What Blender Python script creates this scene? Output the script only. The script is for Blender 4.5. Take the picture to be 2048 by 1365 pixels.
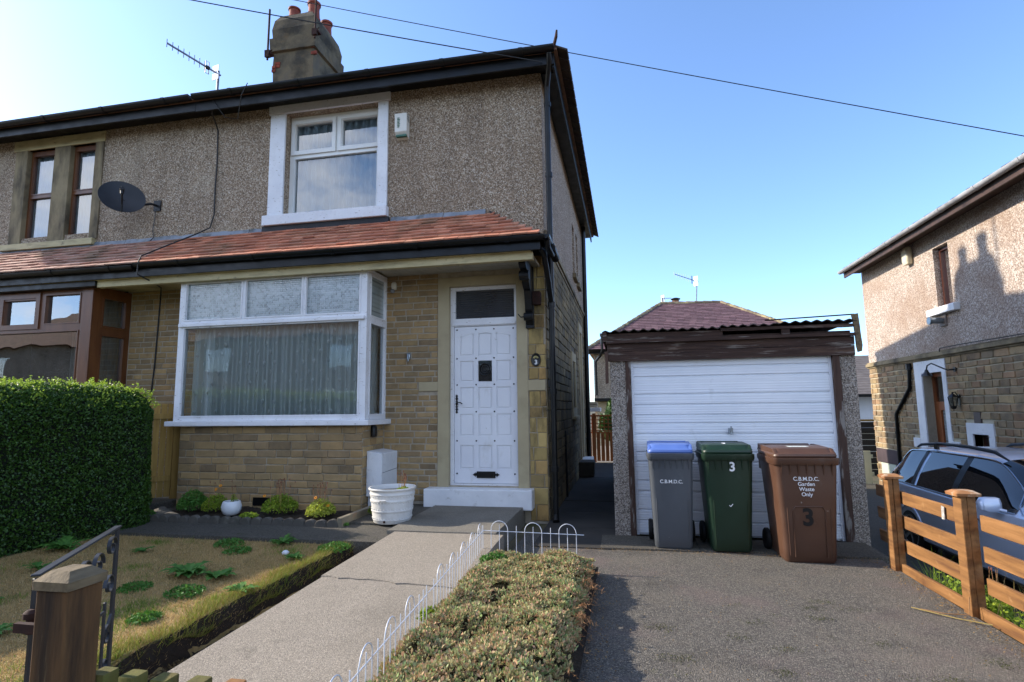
import bpy, math, random
import numpy as np
from mathutils import Vector, Matrix
random.seed(7); rng = np.random.default_rng(11)
R = math.radians
for o in list(bpy.data.objects): bpy.data.objects.remove(o)
scene = bpy.context.scene
COL = scene.collection

# ---------------------------------------------------------------- camera
F = 1115.45
yaw, pitch, roll = R(11.481), R(6.880), R(0.673)
fw = Vector((-math.sin(yaw)*math.cos(pitch), math.cos(yaw)*math.cos(pitch), math.sin(pitch)))
rt = Vector((math.cos(yaw), math.sin(yaw), 0)); dn = fw.cross(rt)
if dn.z > 0: dn = -dn
r2 = math.cos(roll)*rt + math.sin(roll)*dn
d2 = -math.sin(roll)*rt + math.cos(roll)*dn
cam = bpy.data.objects.new('camera', bpy.data.cameras.new('camera')); COL.objects.link(cam)
mw = Matrix.Identity(4)
for i in range(3):
    mw[i][0] = r2[i]; mw[i][1] = -d2[i]; mw[i][2] = -fw[i]
mw[0][3], mw[1][3], mw[2][3] = 0, 0, 1.35
cam.matrix_world = mw
cam.data.sensor_width = 36; cam.data.lens = F/2048*36
cam.data.clip_start = 0.05; cam.data.clip_end = 2000
scene.camera = cam

# ---------------------------------------------------------------- sun and sky
EL, AZ = R(28), R(2.6)          # sun stands over -X, a touch behind the house (+Y)
sdir = Vector((-math.cos(EL)*math.cos(AZ), math.cos(EL)*math.sin(AZ), math.sin(EL)))
sl = bpy.data.lights.new('sun', 'SUN'); sl.energy = 2.8; sl.angle = R(0.5); sl.color = (1, .90, .76)
so = bpy.data.objects.new('sun', sl); COL.objects.link(so)
so.rotation_euler = sdir.to_track_quat('Z', 'Y').to_euler(); so.location = sdir*40
w = bpy.data.worlds.new('World'); scene.world = w; w.use_nodes = True
nt = w.node_tree; nt.nodes.clear()
wo = nt.nodes.new('ShaderNodeOutputWorld'); bg = nt.nodes.new('ShaderNodeBackground')
sky = nt.nodes.new('ShaderNodeTexSky'); sky.sky_type = 'NISHITA'; sky.sun_disc = False
sky.sun_elevation = EL; sky.sun_rotation = math.atan2(sdir.x, sdir.y)
sky.air_density = 0.78; sky.dust_density = 0.7; sky.ozone_density = 4.2; sky.altitude = 200
bg.inputs['Strength'].default_value = 0.15
tc = nt.nodes.new('ShaderNodeTexCoord')
ns = nt.nodes.new('ShaderNodeTexNoise'); ns.inputs['Scale'].default_value = 2.6; ns.inputs['Detail'].default_value = 9; ns.inputs['Roughness'].default_value = .62
mp = nt.nodes.new('ShaderNodeMapping'); mp.inputs['Scale'].default_value = (1, 1, 2.3)
nt.links.new(tc.outputs['Generated'], mp.inputs[0]); nt.links.new(mp.outputs[0], ns.inputs['Vector'])
cr = nt.nodes.new('ShaderNodeValToRGB'); cr.color_ramp.elements[0].position = .47; cr.color_ramp.elements[1].position = .66
nt.links.new(ns.outputs['Fac'], cr.inputs[0])
sx = nt.nodes.new('ShaderNodeSeparateXYZ'); nt.links.new(tc.outputs['Generated'], sx.inputs[0])
mr = nt.nodes.new('ShaderNodeMapRange'); mr.inputs['From Min'].default_value = -.0; mr.inputs['From Max'].default_value = -.35
mr.inputs['To Min'].default_value = 0.0; mr.inputs['To Max'].default_value = .85
nt.links.new(sx.outputs['Y'], mr.inputs['Value'])
mu = nt.nodes.new('ShaderNodeMath'); mu.operation = 'MULTIPLY'
nt.links.new(cr.outputs['Color'], mu.inputs[0]); nt.links.new(mr.outputs[0], mu.inputs[1])
mx = nt.nodes.new('ShaderNodeMix'); mx.data_type = 'RGBA'
nt.links.new(mu.outputs[0], mx.inputs['Factor']); nt.links.new(sky.outputs[0], mx.inputs['A'])
mx.inputs['B'].default_value = (6.5, 6.6, 6.8, 1)
nt.links.new(mx.outputs['Result'], bg.inputs['Color']); nt.links.new(bg.outputs[0], wo.inputs[0])
scene.view_settings.view_transform = 'Standard'; scene.view_settings.look = 'None'
scene.view_settings.gamma = 1; scene.view_settings.exposure = 1.5

# ---------------------------------------------------------------- materials
MATS = {}
def hexc(h):
    h = h.lstrip('#'); c = [int(h[i:i+2], 16)/255 for i in (0, 2, 4)]
    return tuple(x/12.92 if x <= .04045 else ((x+.055)/1.055)**2.4 for x in c) + (1,)
def col(c): return hexc(c) if isinstance(c, str) else tuple(c)[:3] + (1,)
def ramp(nt, cols, fac, interp='LINEAR', lo=.3, hi=.7):
    n = nt.nodes.new('ShaderNodeValToRGB'); n.color_ramp.interpolation = interp
    cols = [col(c) for c in cols]
    if len(cols) == 1: cols = cols*2
    e = n.color_ramp.elements
    for i, c in enumerate(cols):
        p = lo+(hi-lo)*i/(len(cols)-1 if interp == 'LINEAR' else len(cols))
        if i < 2: e[i].position = p; e[i].color = c
        else: k = e.new(p); k.color = c
    nt.links.new(fac, n.inputs[0]); return n.outputs['Color']
def mat(name, cols, scale=6, detail=5, rough=.75, bump=None, island=0, icols=None, imix=.6, metal=0, spec=.4, coat=0,
        stretch=None, dirt=(), coord='pos', vor=None, trans=0, speck=None, roughvar=0, wave=None):
    if name in MATS: return MATS[name]
    m = bpy.data.materials.new(name); m.use_nodes = True; nt = m.node_tree
    N = nt.nodes.new; L = nt.links.new
    bs = nt.nodes['Principled BSDF']; out = nt.nodes['Material Output']
    geo = N('ShaderNodeNewGeometry')
    src = geo.outputs['Position'] if coord == 'pos' else N('ShaderNodeTexCoord').outputs['Object']
    base = src
    if stretch:
        mp = N('ShaderNodeMapping'); mp.inputs['Scale'].default_value = stretch; L(src, mp.inputs[0]); src = mp.outputs[0]
    def noise(sc, det=4, s=None, ro=.55):
        n = N('ShaderNodeTexNoise'); n.inputs['Scale'].default_value = sc; n.inputs['Detail'].default_value = det
        n.inputs['Roughness'].default_value = ro; L(s or src, n.inputs['Vector']); return n.outputs['Fac']
    nf = noise(scale, detail)
    c = ramp(nt, cols, nf)
    if vor:   # (scale, colours): coloured chips
        v = N('ShaderNodeTexVoronoi'); v.inputs['Scale'].default_value = vor[0]; L(base, v.inputs['Vector'])
        sp = N('ShaderNodeSeparateColor'); L(v.outputs['Color'], sp.inputs[0])
        vc = ramp(nt, vor[1], sp.outputs['Red'], 'CONSTANT', 0, 1)
        mxx = N('ShaderNodeMix'); mxx.data_type = 'RGBA'; mxx.inputs['Factor'].default_value = vor[2] if len(vor) > 2 else .8
        L(c, mxx.inputs['A']); L(vc, mxx.inputs['B']); c = mxx.outputs['Result']
        vd = v.outputs['Distance']
    if icols:
        ic = ramp(nt, icols, geo.outputs['Random Per Island'], 'LINEAR', 0, 1)
        mxx = N('ShaderNodeMix'); mxx.data_type = 'RGBA'; mxx.inputs['Factor'].default_value = imix
        L(c, mxx.inputs['A']); L(ic, mxx.inputs['B']); c = mxx.outputs['Result']
    if island:
        hs = N('ShaderNodeHueSaturation'); mr = N('ShaderNodeMapRange')
        mr.inputs['To Min'].default_value = 1-island; mr.inputs['To Max'].default_value = 1+island
        ml = N('ShaderNodeMath'); ml.operation = 'MULTIPLY'; ml.inputs[1].default_value = 7.31
        fr = N('ShaderNodeMath'); fr.operation = 'FRACT'
        L(geo.outputs['Random Per Island'], ml.inputs[0]); L(ml.outputs[0], fr.inputs[0]); L(fr.outputs[0], mr.inputs['Value'])
        L(mr.outputs[0], hs.inputs['Value']); L(c, hs.inputs['Color']); c = hs.outputs['Color']
    for d in dirt:  # (colour, scale, lo, hi, strength[, stretch])
        s = base
        if len(d) > 5:
            mp = N('ShaderNodeMapping'); mp.inputs['Scale'].default_value = d[5]; L(base, mp.inputs[0]); s = mp.outputs[0]
        nn = noise(d[1], 7, s, .62)
        mr = N('ShaderNodeMapRange'); mr.inputs['From Min'].default_value = d[2]; mr.inputs['From Max'].default_value = d[3]
        mr.inputs['To Max'].default_value = d[4]; L(nn, mr.inputs['Value'])
        mxx = N('ShaderNodeMix'); mxx.data_type = 'RGBA'; L(mr.outputs[0], mxx.inputs['Factor'])
        L(c, mxx.inputs['A']); mxx.inputs['B'].default_value = col(d[0]); c = mxx.outputs['Result']
    L(c, bs.inputs['Base Color'])
    bs.inputs['Roughness'].default_value = rough; bs.inputs['Metallic'].default_value = metal
    bs.inputs['Specular IOR Level'].default_value = spec
    if roughvar:
        mr = N('ShaderNodeMapRange'); mr.inputs['From Min'].default_value = .3; mr.inputs['From Max'].default_value = .7
        mr.inputs['To Min'].default_value = rough-roughvar; mr.inputs['To Max'].default_value = rough+roughvar
        L(noise(scale*1.7, 4), mr.inputs['Value']); L(mr.outputs[0], bs.inputs['Roughness'])
    if coat: bs.inputs['Coat Weight'].default_value = coat; bs.inputs['Coat Roughness'].default_value = .06
    if bump:  # list of (scale, strength, distance)
        nrm = None
        for b in (bump if isinstance(bump, list) else [bump]):
            bn = N('ShaderNodeBump'); bn.inputs['Strength'].default_value = b[1]; bn.inputs['Distance'].default_value = b[2]
            if b[0] == 'vor': L(vd, bn.inputs['Height']); bn.invert = True
            elif b[0] == 'wave':
                wv = N('ShaderNodeTexWave'); wv.bands_direction = b[3]; wv.inputs['Scale'].default_value = b[4]; L(base, wv.inputs['Vector'])
                L(wv.outputs['Fac'], bn.inputs['Height'])
            else: L(noise(b[0], 6), bn.inputs['Height'])
            if nrm: L(nrm, bn.inputs['Normal'])
            nrm = bn.outputs[0]
        L(nrm, bs.inputs['Normal'])
    if trans:
        tr = N('ShaderNodeBsdfTranslucent'); L(c, tr.inputs['Color'])
        ms = N('ShaderNodeMixShader'); ms.inputs[0].default_value = trans
        L(bs.outputs[0], ms.inputs[1]); L(tr.outputs[0], ms.inputs[2]); L(ms.outputs[0], out.inputs[0])
    MATS[name] = m; return m
def glass_mat(name, tint=(.9, .95, .95), ior=1.5, rough=0.0, bump=None, boost=0.0, brick=None):
    m = bpy.data.materials.new(name); m.use_nodes = True; nt = m.node_tree; nt.nodes.clear(); N = nt.nodes.new; L = nt.links.new
    out = N('ShaderNodeOutputMaterial'); t = N('ShaderNodeBsdfTransparent'); t.inputs[0].default_value = tint+(1,)
    g = N('ShaderNodeBsdfGlossy'); g.inputs['Roughness'].default_value = rough; g.inputs['Color'].default_value = (1, 1, 1, 1)
    f = N('ShaderNodeFresnel'); f.inputs['IOR'].default_value = ior
    ad = N('ShaderNodeMath'); ad.inputs[1].default_value = boost; L(f.outputs[0], ad.inputs[0])
    ms = N('ShaderNodeMixShader'); L(ad.outputs[0], ms.inputs[0]); L(t.outputs[0], ms.inputs[1]); L(g.outputs[0], ms.inputs[2]); L(ms.outputs[0], out.inputs[0])
    geo = N('ShaderNodeNewGeometry')
    nz = N('ShaderNodeTexNoise'); nz.inputs['Scale'].default_value = 1.6; L(geo.outputs['Position'], nz.inputs['Vector'])
    bn = N('ShaderNodeBump'); bn.inputs['Strength'].default_value = .05; bn.inputs['Distance'].default_value = .05; L(nz.outputs['Fac'], bn.inputs['Height'])
    if brick:
        mp = N('ShaderNodeMapping'); mp.inputs['Rotation'].default_value = (R(90), 0, 0); L(geo.outputs['Position'], mp.inputs[0])
        hs = []
        for k, sc in enumerate((9, 14)):
            b = N('ShaderNodeTexBrick'); b.inputs['Scale'].default_value = sc; b.inputs['Mortar Size'].default_value = .05; b.inputs['Mortar Smooth'].default_value = .9
            b.inputs['Color1'].default_value = (.15, .15, .15, 1); b.inputs['Color2'].default_value = (1, 1, 1, 1); b.inputs['Mortar'].default_value = (0, 0, 0, 1)
            if k:
                m2 = N('ShaderNodeMapping'); m2.inputs['Rotation'].default_value = (0, 0, R(90)); L(mp.outputs[0], m2.inputs[0]); L(m2.outputs[0], b.inputs['Vector'])
            else: L(mp.outputs[0], b.inputs['Vector'])
            hs.append(b.outputs['Color'])
        b2 = N('ShaderNodeBump'); b2.inputs['Strength'].default_value = .7; b2.inputs['Distance'].default_value = .006; L(hs[0], b2.inputs['Height']); L(bn.outputs[0], b2.inputs['Normal'])
        b3 = N('ShaderNodeBump'); b3.inputs['Strength'].default_value = .5; b3.inputs['Distance'].default_value = .006; L(hs[1], b3.inputs['Height']); L(b2.outputs[0], b3.inputs['Normal']); bn = b3
        df = N('ShaderNodeBsdfDiffuse'); mm = N('ShaderNodeMath'); mm.operation = 'MULTIPLY'; L(hs[0], mm.inputs[0]); L(hs[1], mm.inputs[1]); dr_ = N('ShaderNodeValToRGB'); dr_.color_ramp.elements[0].color = (.36, .43, .44, 1); dr_.color_ramp.elements[1].color = (.12, .16, .17, 1); dr_.color_ramp.elements[1].position = .7; L(mm.outputs[0], dr_.inputs[0]); L(dr_.outputs[0], df.inputs[0]); L(bn.outputs[0], df.inputs['Normal'])
        m3 = N('ShaderNodeMixShader'); m3.inputs[0].default_value = .75; L(t.outputs[0], m3.inputs[1]); L(df.outputs[0], m3.inputs[2]); L(m3.outputs[0], ms.inputs[1])
    L(bn.outputs[0], g.inputs['Normal'])
    MATS[name] = m; return m

# ---------------------------------------------------------------- mesh helpers
def V(*a): return Vector(a)
class MB:
    def __init__(s): s.v = []; s.f = []; s.m = []; s.mi = 0
    def face(s, pts):
        n = len(s.v); s.v += [tuple(p) for p in pts]; s.f.append(tuple(range(n, n+len(pts)))); s.m.append(s.mi)
    def add(s, vs, fs):
        n = len(s.v); s.v += [tuple(p) for p in vs]
        for f in fs: s.f.append(tuple(n+i for i in f)); s.m.append(s.mi)
    def box(s, x0, x1, y0, y1, z0, z1, j=0):
        vs = [(x, y, z) for z in (z0, z1) for y in (y0, y1) for x in (x0, x1)]
        if j: vs = [tuple(c+random.uniform(-j, j) for c in p) for p in vs]
        s.add(vs, [(0, 2, 3, 1), (4, 5, 7, 6), (0, 1, 5, 4), (2, 6, 7, 3), (0, 4, 6, 2), (1, 3, 7, 5)]); return s
    def obox(s, c, a, b, d):   # centre and three half vectors
        c, a, b, d = map(Vector, (c, a, b, d))
        vs = [c+i*a+j*b+k*d for k in (-1, 1) for j in (-1, 1) for i in (-1, 1)]
        fs = [(0, 2, 3, 1), (4, 5, 7, 6), (0, 1, 5, 4), (2, 6, 7, 3), (0, 4, 6, 2), (1, 3, 7, 5)]
        if a.cross(b).dot(d) < 0: fs = [f[::-1] for f in fs]
        s.add(vs, fs); return s
    def beam(s, p, q, w, h, up=(0, 0, 1)):
        p, q, up = Vector(p), Vector(q), Vector(up); d = (q-p).normalized(); sd = d.cross(up).normalized(); u = sd.cross(d)
        return s.obox((p+q)/2, (q-p)/2, sd*w/2, u*h/2)
    def tube(s, pts, r, n=8, cap=True, closed=False):
        pts = [Vector(p) for p in pts]; k = len(pts); rs = r if isinstance(r, (list, tuple)) else [r]*k
        rings = []; u = None
        for i, p in enumerate(pts):
            if closed: d = (pts[(i+1) % k]-pts[i-1])
            else: d = pts[min(i+1, k-1)]-pts[max(i-1, 0)]
            d.normalize()
            if u is None: u = d.orthogonal().normalized()
            u = (u-d*u.dot(d))
            u = u.normalized() if u.length > 1e-6 else d.orthogonal().normalized()
            v = d.cross(u)
            rings.append([p+rs[i]*(math.cos(2*math.pi*t/n)*u+math.sin(2*math.pi*t/n)*v) for t in range(n)])
        s.loft(rings, cap and not closed, closed); return s
    def loft(s, rings, cap=True, closed=False):
        n = len(rings[0]); b = len(s.v)
        for r in rings: s.v += [tuple(p) for p in r]
        k = len(rings)
        for i in range(k if closed else k-1):
            for t in range(n):
                a = b+i*n+t; c = b+i*n+(t+1) % n; e = b+((i+1) % k)*n
                s.f.append((a, c, e+(t+1) % n, e+t)); s.m.append(s.mi)
        if cap:
            s.f.append(tuple(b+t for t in range(n))[::-1]); s.m.append(s.mi)
            s.f.append(tuple(b+(k-1)*n+t for t in range(n))); s.m.append(s.mi)
        return s
    def lathe(s, c, prof, n=28, sx=1, sy=1, cap=True):
        c = Vector(c)
        return s.loft([[c+V(r*sx*math.cos(2*math.pi*t/n), r*sy*math.sin(2*math.pi*t/n), z) for t in range(n)] for r, z in prof], cap)
    def prism(s, poly, ext):
        ext = Vector(ext); return s.loft([[Vector(p) for p in poly], [Vector(p)+ext for p in poly]])
    def build(s, name, m, parent=None, bevel=0, smooth=False, origin=None, seg=2):
        me = bpy.data.meshes.new(name); vs = np.array(s.v, float)
        lo, hi = vs.min(0), vs.max(0)
        og = np.array(origin if origin is not None else ((lo+hi)/2 if parent else ((lo[0]+hi[0])/2, (lo[1]+hi[1])/2, lo[2])), float)
        me.from_pydata([tuple(x) for x in (vs-og)], [], s.f)
        ms = m if isinstance(m, (list, tuple)) else [m]
        for q in ms: me.materials.append(q)
        if len(ms) > 1: me.polygons.foreach_set('material_index', s.m)
        if smooth:
            me.polygons.foreach_set('use_smooth', [True]*len(me.polygons))
            me.set_sharp_from_angle(angle=R(smooth if smooth is not True else 40))
        me.update(); o = bpy.data.objects.new(name, me); COL.objects.link(o)
        pl = wloc(parent) if parent else Vector((0, 0, 0))
        o.parent = parent; o.location = Vector(og)-pl
        if bevel:
            b = o.modifiers.new('bevel', 'BEVEL'); b.width = bevel; b.segments = seg; b.limit_method = 'ANGLE'; b.angle_limit = R(35)
        return o
def wloc(o):
    l = Vector((0, 0, 0))
    while o: l += o.location; o = o.parent
    return l
def tag(o, label, cat=None, group=None, kind=None):
    o['label'] = label
    if cat: o['category'] = cat
    if group: o['group'] = group
    if kind: o['kind'] = kind
    return o
def struct(o, label=None, cat=None):
    o['kind'] = 'structure'
    if label: o['label'] = label
    if cat: o['category'] = cat
    return o
def empty(name, loc, label, cat, group=None):
    o = bpy.data.objects.new(name, None); COL.objects.link(o); o.location = loc; o.empty_display_size = .1
    return tag(o, label, cat, group)
def copy_tree(o, parent=None):
    kids = [c for c in o.children]
    c = o.copy(); COL.objects.link(c)
    if parent: c.parent = parent
    for ch in kids: copy_tree(ch, c)
    return c
def polys(name, arr, m, parent=None, smooth=False):   # arr (n,k,3): n separate polygons
    arr = np.asarray(arr, dtype=np.float32); n, k, _ = arr.shape
    flat = arr.reshape(-1, 3); lo, hi = flat.min(0), flat.max(0)
    og = (lo+hi)/2 if parent else np.array([(lo[0]+hi[0])/2, (lo[1]+hi[1])/2, lo[2]])
    me = bpy.data.meshes.new(name); me.vertices.add(n*k); me.vertices.foreach_set('co', (flat-og).astype(np.float32).ravel())
    me.loops.add(n*k); me.loops.foreach_set('vertex_index', np.arange(n*k, dtype=np.int32))
    me.polygons.add(n); me.polygons.foreach_set('loop_start', np.arange(0, n*k, k, dtype=np.int32)); me.polygons.foreach_set('loop_total', np.full(n, k, dtype=np.int32))
    me.materials.append(m); me.update(calc_edges=True); me.validate()
    o = bpy.data.objects.new(name, me); COL.objects.link(o)
    pl = wloc(parent) if parent else Vector((0, 0, 0))
    o.parent = parent; o.location = Vector([float(x) for x in og])-pl
    return o
def unit(a): return a/np.maximum(np.linalg.norm(a, axis=-1, keepdims=True), 1e-9)
def leaves(P, ln, wd, bias=None, bw=0.0):     # diamond leaves at P, random orientation pulled towards normals `bias`
    n = len(P); nrm = unit(rng.normal(size=(n, 3)))
    if bias is not None: nrm = unit(nrm+bw*bias)
    a = unit(np.cross(nrm, rng.normal(size=(n, 3)))); b = np.cross(nrm, a)
    l = (ln*rng.uniform(.6, 1.3, n))[:, None]/2; w_ = (wd*rng.uniform(.7, 1.2, n))[:, None]/2
    return np.stack([P-a*l, P+b*w_-a*l*.1, P+a*l, P-b*w_-a*l*.1], 1)
def blades(P, h, wd, lean=.5, hv=.5, dirn=None):  # upright grass triangles
    n = len(P); d = unit(np.concatenate([rng.normal(size=(n, 2))*lean, np.ones((n, 1))], 1))
    if dirn is not None: d = unit(d+np.asarray(dirn))
    s_ = np.concatenate([rng.normal(size=(n, 2)), np.zeros((n, 1))], 1); s_ = unit(s_)
    hh = (h*rng.uniform(1-hv, 1+hv, n))[:, None]
    return np.stack([P-s_*wd/2, P+s_*wd/2, P+d*hh], 1)
def wallmesh(mb, T, u0, u1, z0, z1, th, holes=()):
    """slab with rectangular openings; T(u, w, z) -> point, w grows inwards"""
    us = sorted({u0, u1, *[h[0] for h in holes], *[h[1] for h in holes]}); zs = sorted({z0, z1, *[h[2] for h in holes], *[h[3] for h in holes]})
    us = [u for u in us if u0 <= u <= u1]; zs = [z for z in zs if z0 <= z <= z1]
    def solid(i, j):
        if not (0 <= i < len(us)-1 and 0 <= j < len(zs)-1): return False
        cu, cz = (us[i]+us[i+1])/2, (zs[j]+zs[j+1])/2
        return not any(h[0] < cu < h[1] and h[2] < cz < h[3] for h in holes)
    for i in range(len(us)-1):
        for j in range(len(zs)-1):
            if not solid(i, j): continue
            a, b, c, d = us[i], us[i+1], zs[j], zs[j+1]
            mb.face([T(a, 0, c), T(b, 0, c), T(b, 0, d), T(a, 0, d)])
            mb.face([T(a, th, c), T(a, th, d), T(b, th, d), T(b, th, c)])
            if not solid(i-1, j): mb.face([T(a, 0, c), T(a, 0, d), T(a, th, d), T(a, th, c)])
            if not solid(i+1, j): mb.face([T(b, 0, c), T(b, th, c), T(b, th, d), T(b, 0, d)])
            if not solid(i, j-1): mb.face([T(a, 0, c), T(a, th, c), T(b, th, c), T(b, 0, c)])
            if not solid(i, j+1): mb.face([T(a, 0, d), T(b, 0, d), T(b, th, d), T(a, th, d)])
    return mb
def stones(mb, T, u0, u1, z0, z1, holes=(), hs=(.078, .095), ls=(.16, .34), gap=.015, proud=.007, jit=.0025):
    z = z0
    while z < z1-.03:
        h = random.uniform(*hs)
        if z1-(z+h) < hs[0]*.6: h = z1-z
        u = u0-random.uniform(0, ls[0])
        segs = []
        while u < u1:
            l = random.uniform(*ls); segs.append([max(u, u0), min(u+l, u1)]); u += l
        for hd in holes:
            if hd[2] < z+h-.02 and hd[3] > z+.02:
                ns = []
                for a, b in segs:
                    if b <= hd[0] or a >= hd[1]: ns.append([a, b]); continue
                    if a < hd[0]: ns.append([a, hd[0]])
                    if b > hd[1]: ns.append([hd[1], b])
                segs = ns
        for a, b in segs:
            if b-a < .035: continue
            g = gap/2; c = .006; pr = proud+random.uniform(-.003, .003)
            J = lambda: random.uniform(-jit, jit)
            o4 = [(a+g+J(), z+g+J()), (b-g+J(), z+g+J()), (b-g+J(), z+h-g+J()), (a+g+J(), z+h-g+J())]
            i4 = [(o4[0][0]+c, o4[0][1]+c), (o4[1][0]-c, o4[1][1]+c), (o4[2][0]-c, o4[2][1]-c), (o4[3][0]+c, o4[3][1]-c)]
            vs = [T(p[0], .004, p[1]) for p in o4]+[T(p[0], -pr+.005, p[1]) for p in o4]+[T(p[0], -pr+J(), p[1]) for p in i4]
            fs = [(8, 9, 10, 11)]
            for k in range(4):
                n_ = (k+1) % 4; fs += [(k, n_, 4+n_, 4+k), (4+k, 4+n_, 8+n_, 8+k)]
            mb.add(vs, fs)
        z += h
    return mb
def text(name, s_, size, mt, parent, pos, rx=R(90), rz=0, bold=0, ext=.0008, align='CENTER'):
    cu = bpy.data.curves.new(name, 'FONT'); cu.body = s_; cu.size = size; cu.extrude = ext; cu.offset = bold; cu.align_x = align; cu.align_y = 'CENTER'; cu.space_line = .95
    t = bpy.data.objects.new(name, cu); COL.objects.link(t)
    bpy.context.view_layer.update()
    me = bpy.data.meshes.new_from_object(t.evaluated_get(bpy.context.evaluated_depsgraph_get()))
    bpy.data.objects.remove(t); me.materials.clear(); me.materials.append(mt)
    o = bpy.data.objects.new(name, me); COL.objects.link(o); o.parent = parent
    o.location = Vector(pos)-(wloc(parent) if parent else Vector()); o.rotation_euler = (rx, 0, rz)
    return o
TY = lambda y0: (lambda u, w_, z: (u, y0+w_, z))         # wall facing -Y at y0
TX = lambda x0: (lambda u, w_, z: (x0-w_, u, z))         # wall facing +X
TXm = lambda x0: (lambda u, w_, z: (x0+w_, u, z))        # wall facing -X
def rrect(w_, d, r, cx, cy, z, k=4):
    pts = []
    for (sx, sy, a0) in ((1, 1, 0), (-1, 1, 90), (-1, -1, 180), (1, -1, 270)):
        for i in range(k+1):
            a = R(a0+90*i/k); pts.append(V(cx+sx*(w_/2-r)+r*math.cos(a), cy+sy*(d/2-r)+r*math.sin(a), z))
    return pts
# ---------------------------------------------------------------- palette
stone_cols = ['#9c8560', '#aa9064', '#82735a', '#b5986a', '#917d60', '#716452', '#a28862', '#ad8c5e']
brick = mat('sandstone_brick', ['#786347', '#957a53', '#a98a60'], 9, 6, .88, [(60, .5, .004), (14, .5, .006)], island=.16, icols=stone_cols, imix=.55,
            dirt=[('#4a4436', 1.6, .52, .8, .5), ('#3a352b', 7, .58, .8, .45)])
mortar = mat('mortar', ['#938978', '#aea28f'], 12, 5, .95, (80, .6, .003), dirt=[('#565043', 2, .5, .75, .5)])
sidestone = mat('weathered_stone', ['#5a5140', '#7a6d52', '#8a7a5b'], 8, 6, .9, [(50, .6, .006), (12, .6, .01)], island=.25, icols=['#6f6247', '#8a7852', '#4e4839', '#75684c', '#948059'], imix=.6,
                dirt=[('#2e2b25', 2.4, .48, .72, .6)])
rstone = mat('buff_rubble_stone', ['#77674e', '#947f5e', '#a8916c'], 7, 6, .9, [(50, .6, .006), (10, .6, .01)], island=.2, icols=['#8a7858', '#a58d66', '#6a5f50', '#9c7f58', '#7d6c55', '#855f46', '#968062'], imix=.6,
             dirt=[('#3a3732', 3.6, .5, .68, .6)])
render_cols = ['#9f8d79', '#beb09c', '#6e5e4e', '#9a8873', '#d2c6b5', '#57493c', '#ab9780', '#857260', '#a28e76', '#746352']
dash = mat('pebbledash', ['#8c7860', '#9c886e'], 1.4, 5, .9, [('vor', .8, .008), (30, .3, .004)], vor=(85, render_cols, .85),
           dirt=[('#6a5644', .9, .45, .75, .35), ('#4f4238', 2.6, .50, .74, .4, (1, 1, .12)), ('#b3a690', 1.1, .60, .64, .18)])
rdash = mat('pale_pebbledash', ['#9f9184', '#b0a294'], 1.2, 5, .9, [('vor', .8, .01), (30, .3, .004)], vor=(60, ['#a8988a', '#bfb2a6', '#85766a', '#a5968a', '#cbc1b6', '#917f72', '#75665c'], .8),
            dirt=[('#8a6e58', 1.1, .48, .62, .45)])
gdash = mat('exposed_aggregate', ['#8f8a83', '#a39d94'], 2, 4, .9, [('vor', 1.0, .012)], vor=(110, ['#a89e94', '#7b7068', '#bdb4aa', '#635a52', '#9b8f82', '#887c70', '#b0a69a', '#4f4740'], .85))
white = mat('white_gloss_paint', ['#d9dade', '#e6e6e8'], 3, 4, .38, (25, .12, .003), dirt=[('#8f8a80', 9, .66, .8, .5)])
whitepv = mat('white_plastic_frame', ['#dcdcd8', '#e8e8e4'], 2, 3, .3, dirt=[('#a09a8c', 6, .6, .85, .25)])
whiteworn = mat('flaking_white_paint', ['#d5d6da', '#e4e4e6'], 3, 5, .5, (40, .3, .003), dirt=[('#7c6f5f', 22, .62, .68, .8, (1, 1, 2.5)), ('#a9a498', 4, .5, .8, .3)])
whitestep = mat('white_masonry_paint', ['#cfd0d2', '#e2e2e2'], 4, 5, .6, [(30, .4, .006)], dirt=[('#8d877a', 12, .6, .74, .5), ('#7b7467', 3, .62, .75, .4)])
beige = mat('beige_masonry_paint', ['#9f9173', '#ada080'], 2.5, 5, .7, (40, .2, .003), dirt=[('#6f6449', 3, .55, .8, .45)])
cream = mat('cream_timber_paint', ['#a79a72', '#bfb189'], 2.5, 5, .65, (30, .3, .003), dirt=[('#6a6148', 5, .5, .72, .6, (.6, 1, 3)), ('#4a4438', 12, .62, .7, .7)])
oldstone = mat('stained_stone_surround', ['#7b6d52', '#938467'], 3, 5, .85, (40, .4, .004), dirt=[('#37312a', 2.2, .44, .66, .8, (2.4, 1, .7))])
soffitm = mat('grey_white_boards', ['#9b988c', '#b3b0a4'], 2, 4, .6, dirt=[('#6e6a5c', 5, .5, .75, .5, (2.5, .5, 1))])
black = mat('black_gutter_paint', ['#08090a', '#101214'], 4, 5, .42, (15, .2, .003), spec=.35, dirt=[('#33322f', 7, .62, .78, .4), ('#2c3326', 3, .6, .8, .4)], roughvar=.12)
blackiron = mat('black_iron', ['#060607', '#0e0e10'], 9, 4, .35, (30, .3, .002), spec=.5)
lead = mat('lead_flashing', ['#6b717a', '#8b9199'], 5, 6, .5, (12, .6, .01), dirt=[('#3e4034', 4, .5, .66, .8)])
darklead = mat('dark_bitumen', ['#1b1b1e', '#26262a'], 6, 5, .6, (15, .6, .01))
tile = mat('red_clay_tile', ['#8f5640', '#ad6e54', '#bf8266'], 5, 6, .8, [(60, .3, .003), (8, .3, .004)], island=.22, icols=['#b06a50', '#bf7c60', '#96583f', '#c98f72', '#a3745a'], imix=.5,
           dirt=[('#5c5a44', 1.5, .54, .7, .6), ('#4a3a30', 9, .62, .74, .4)])
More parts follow.
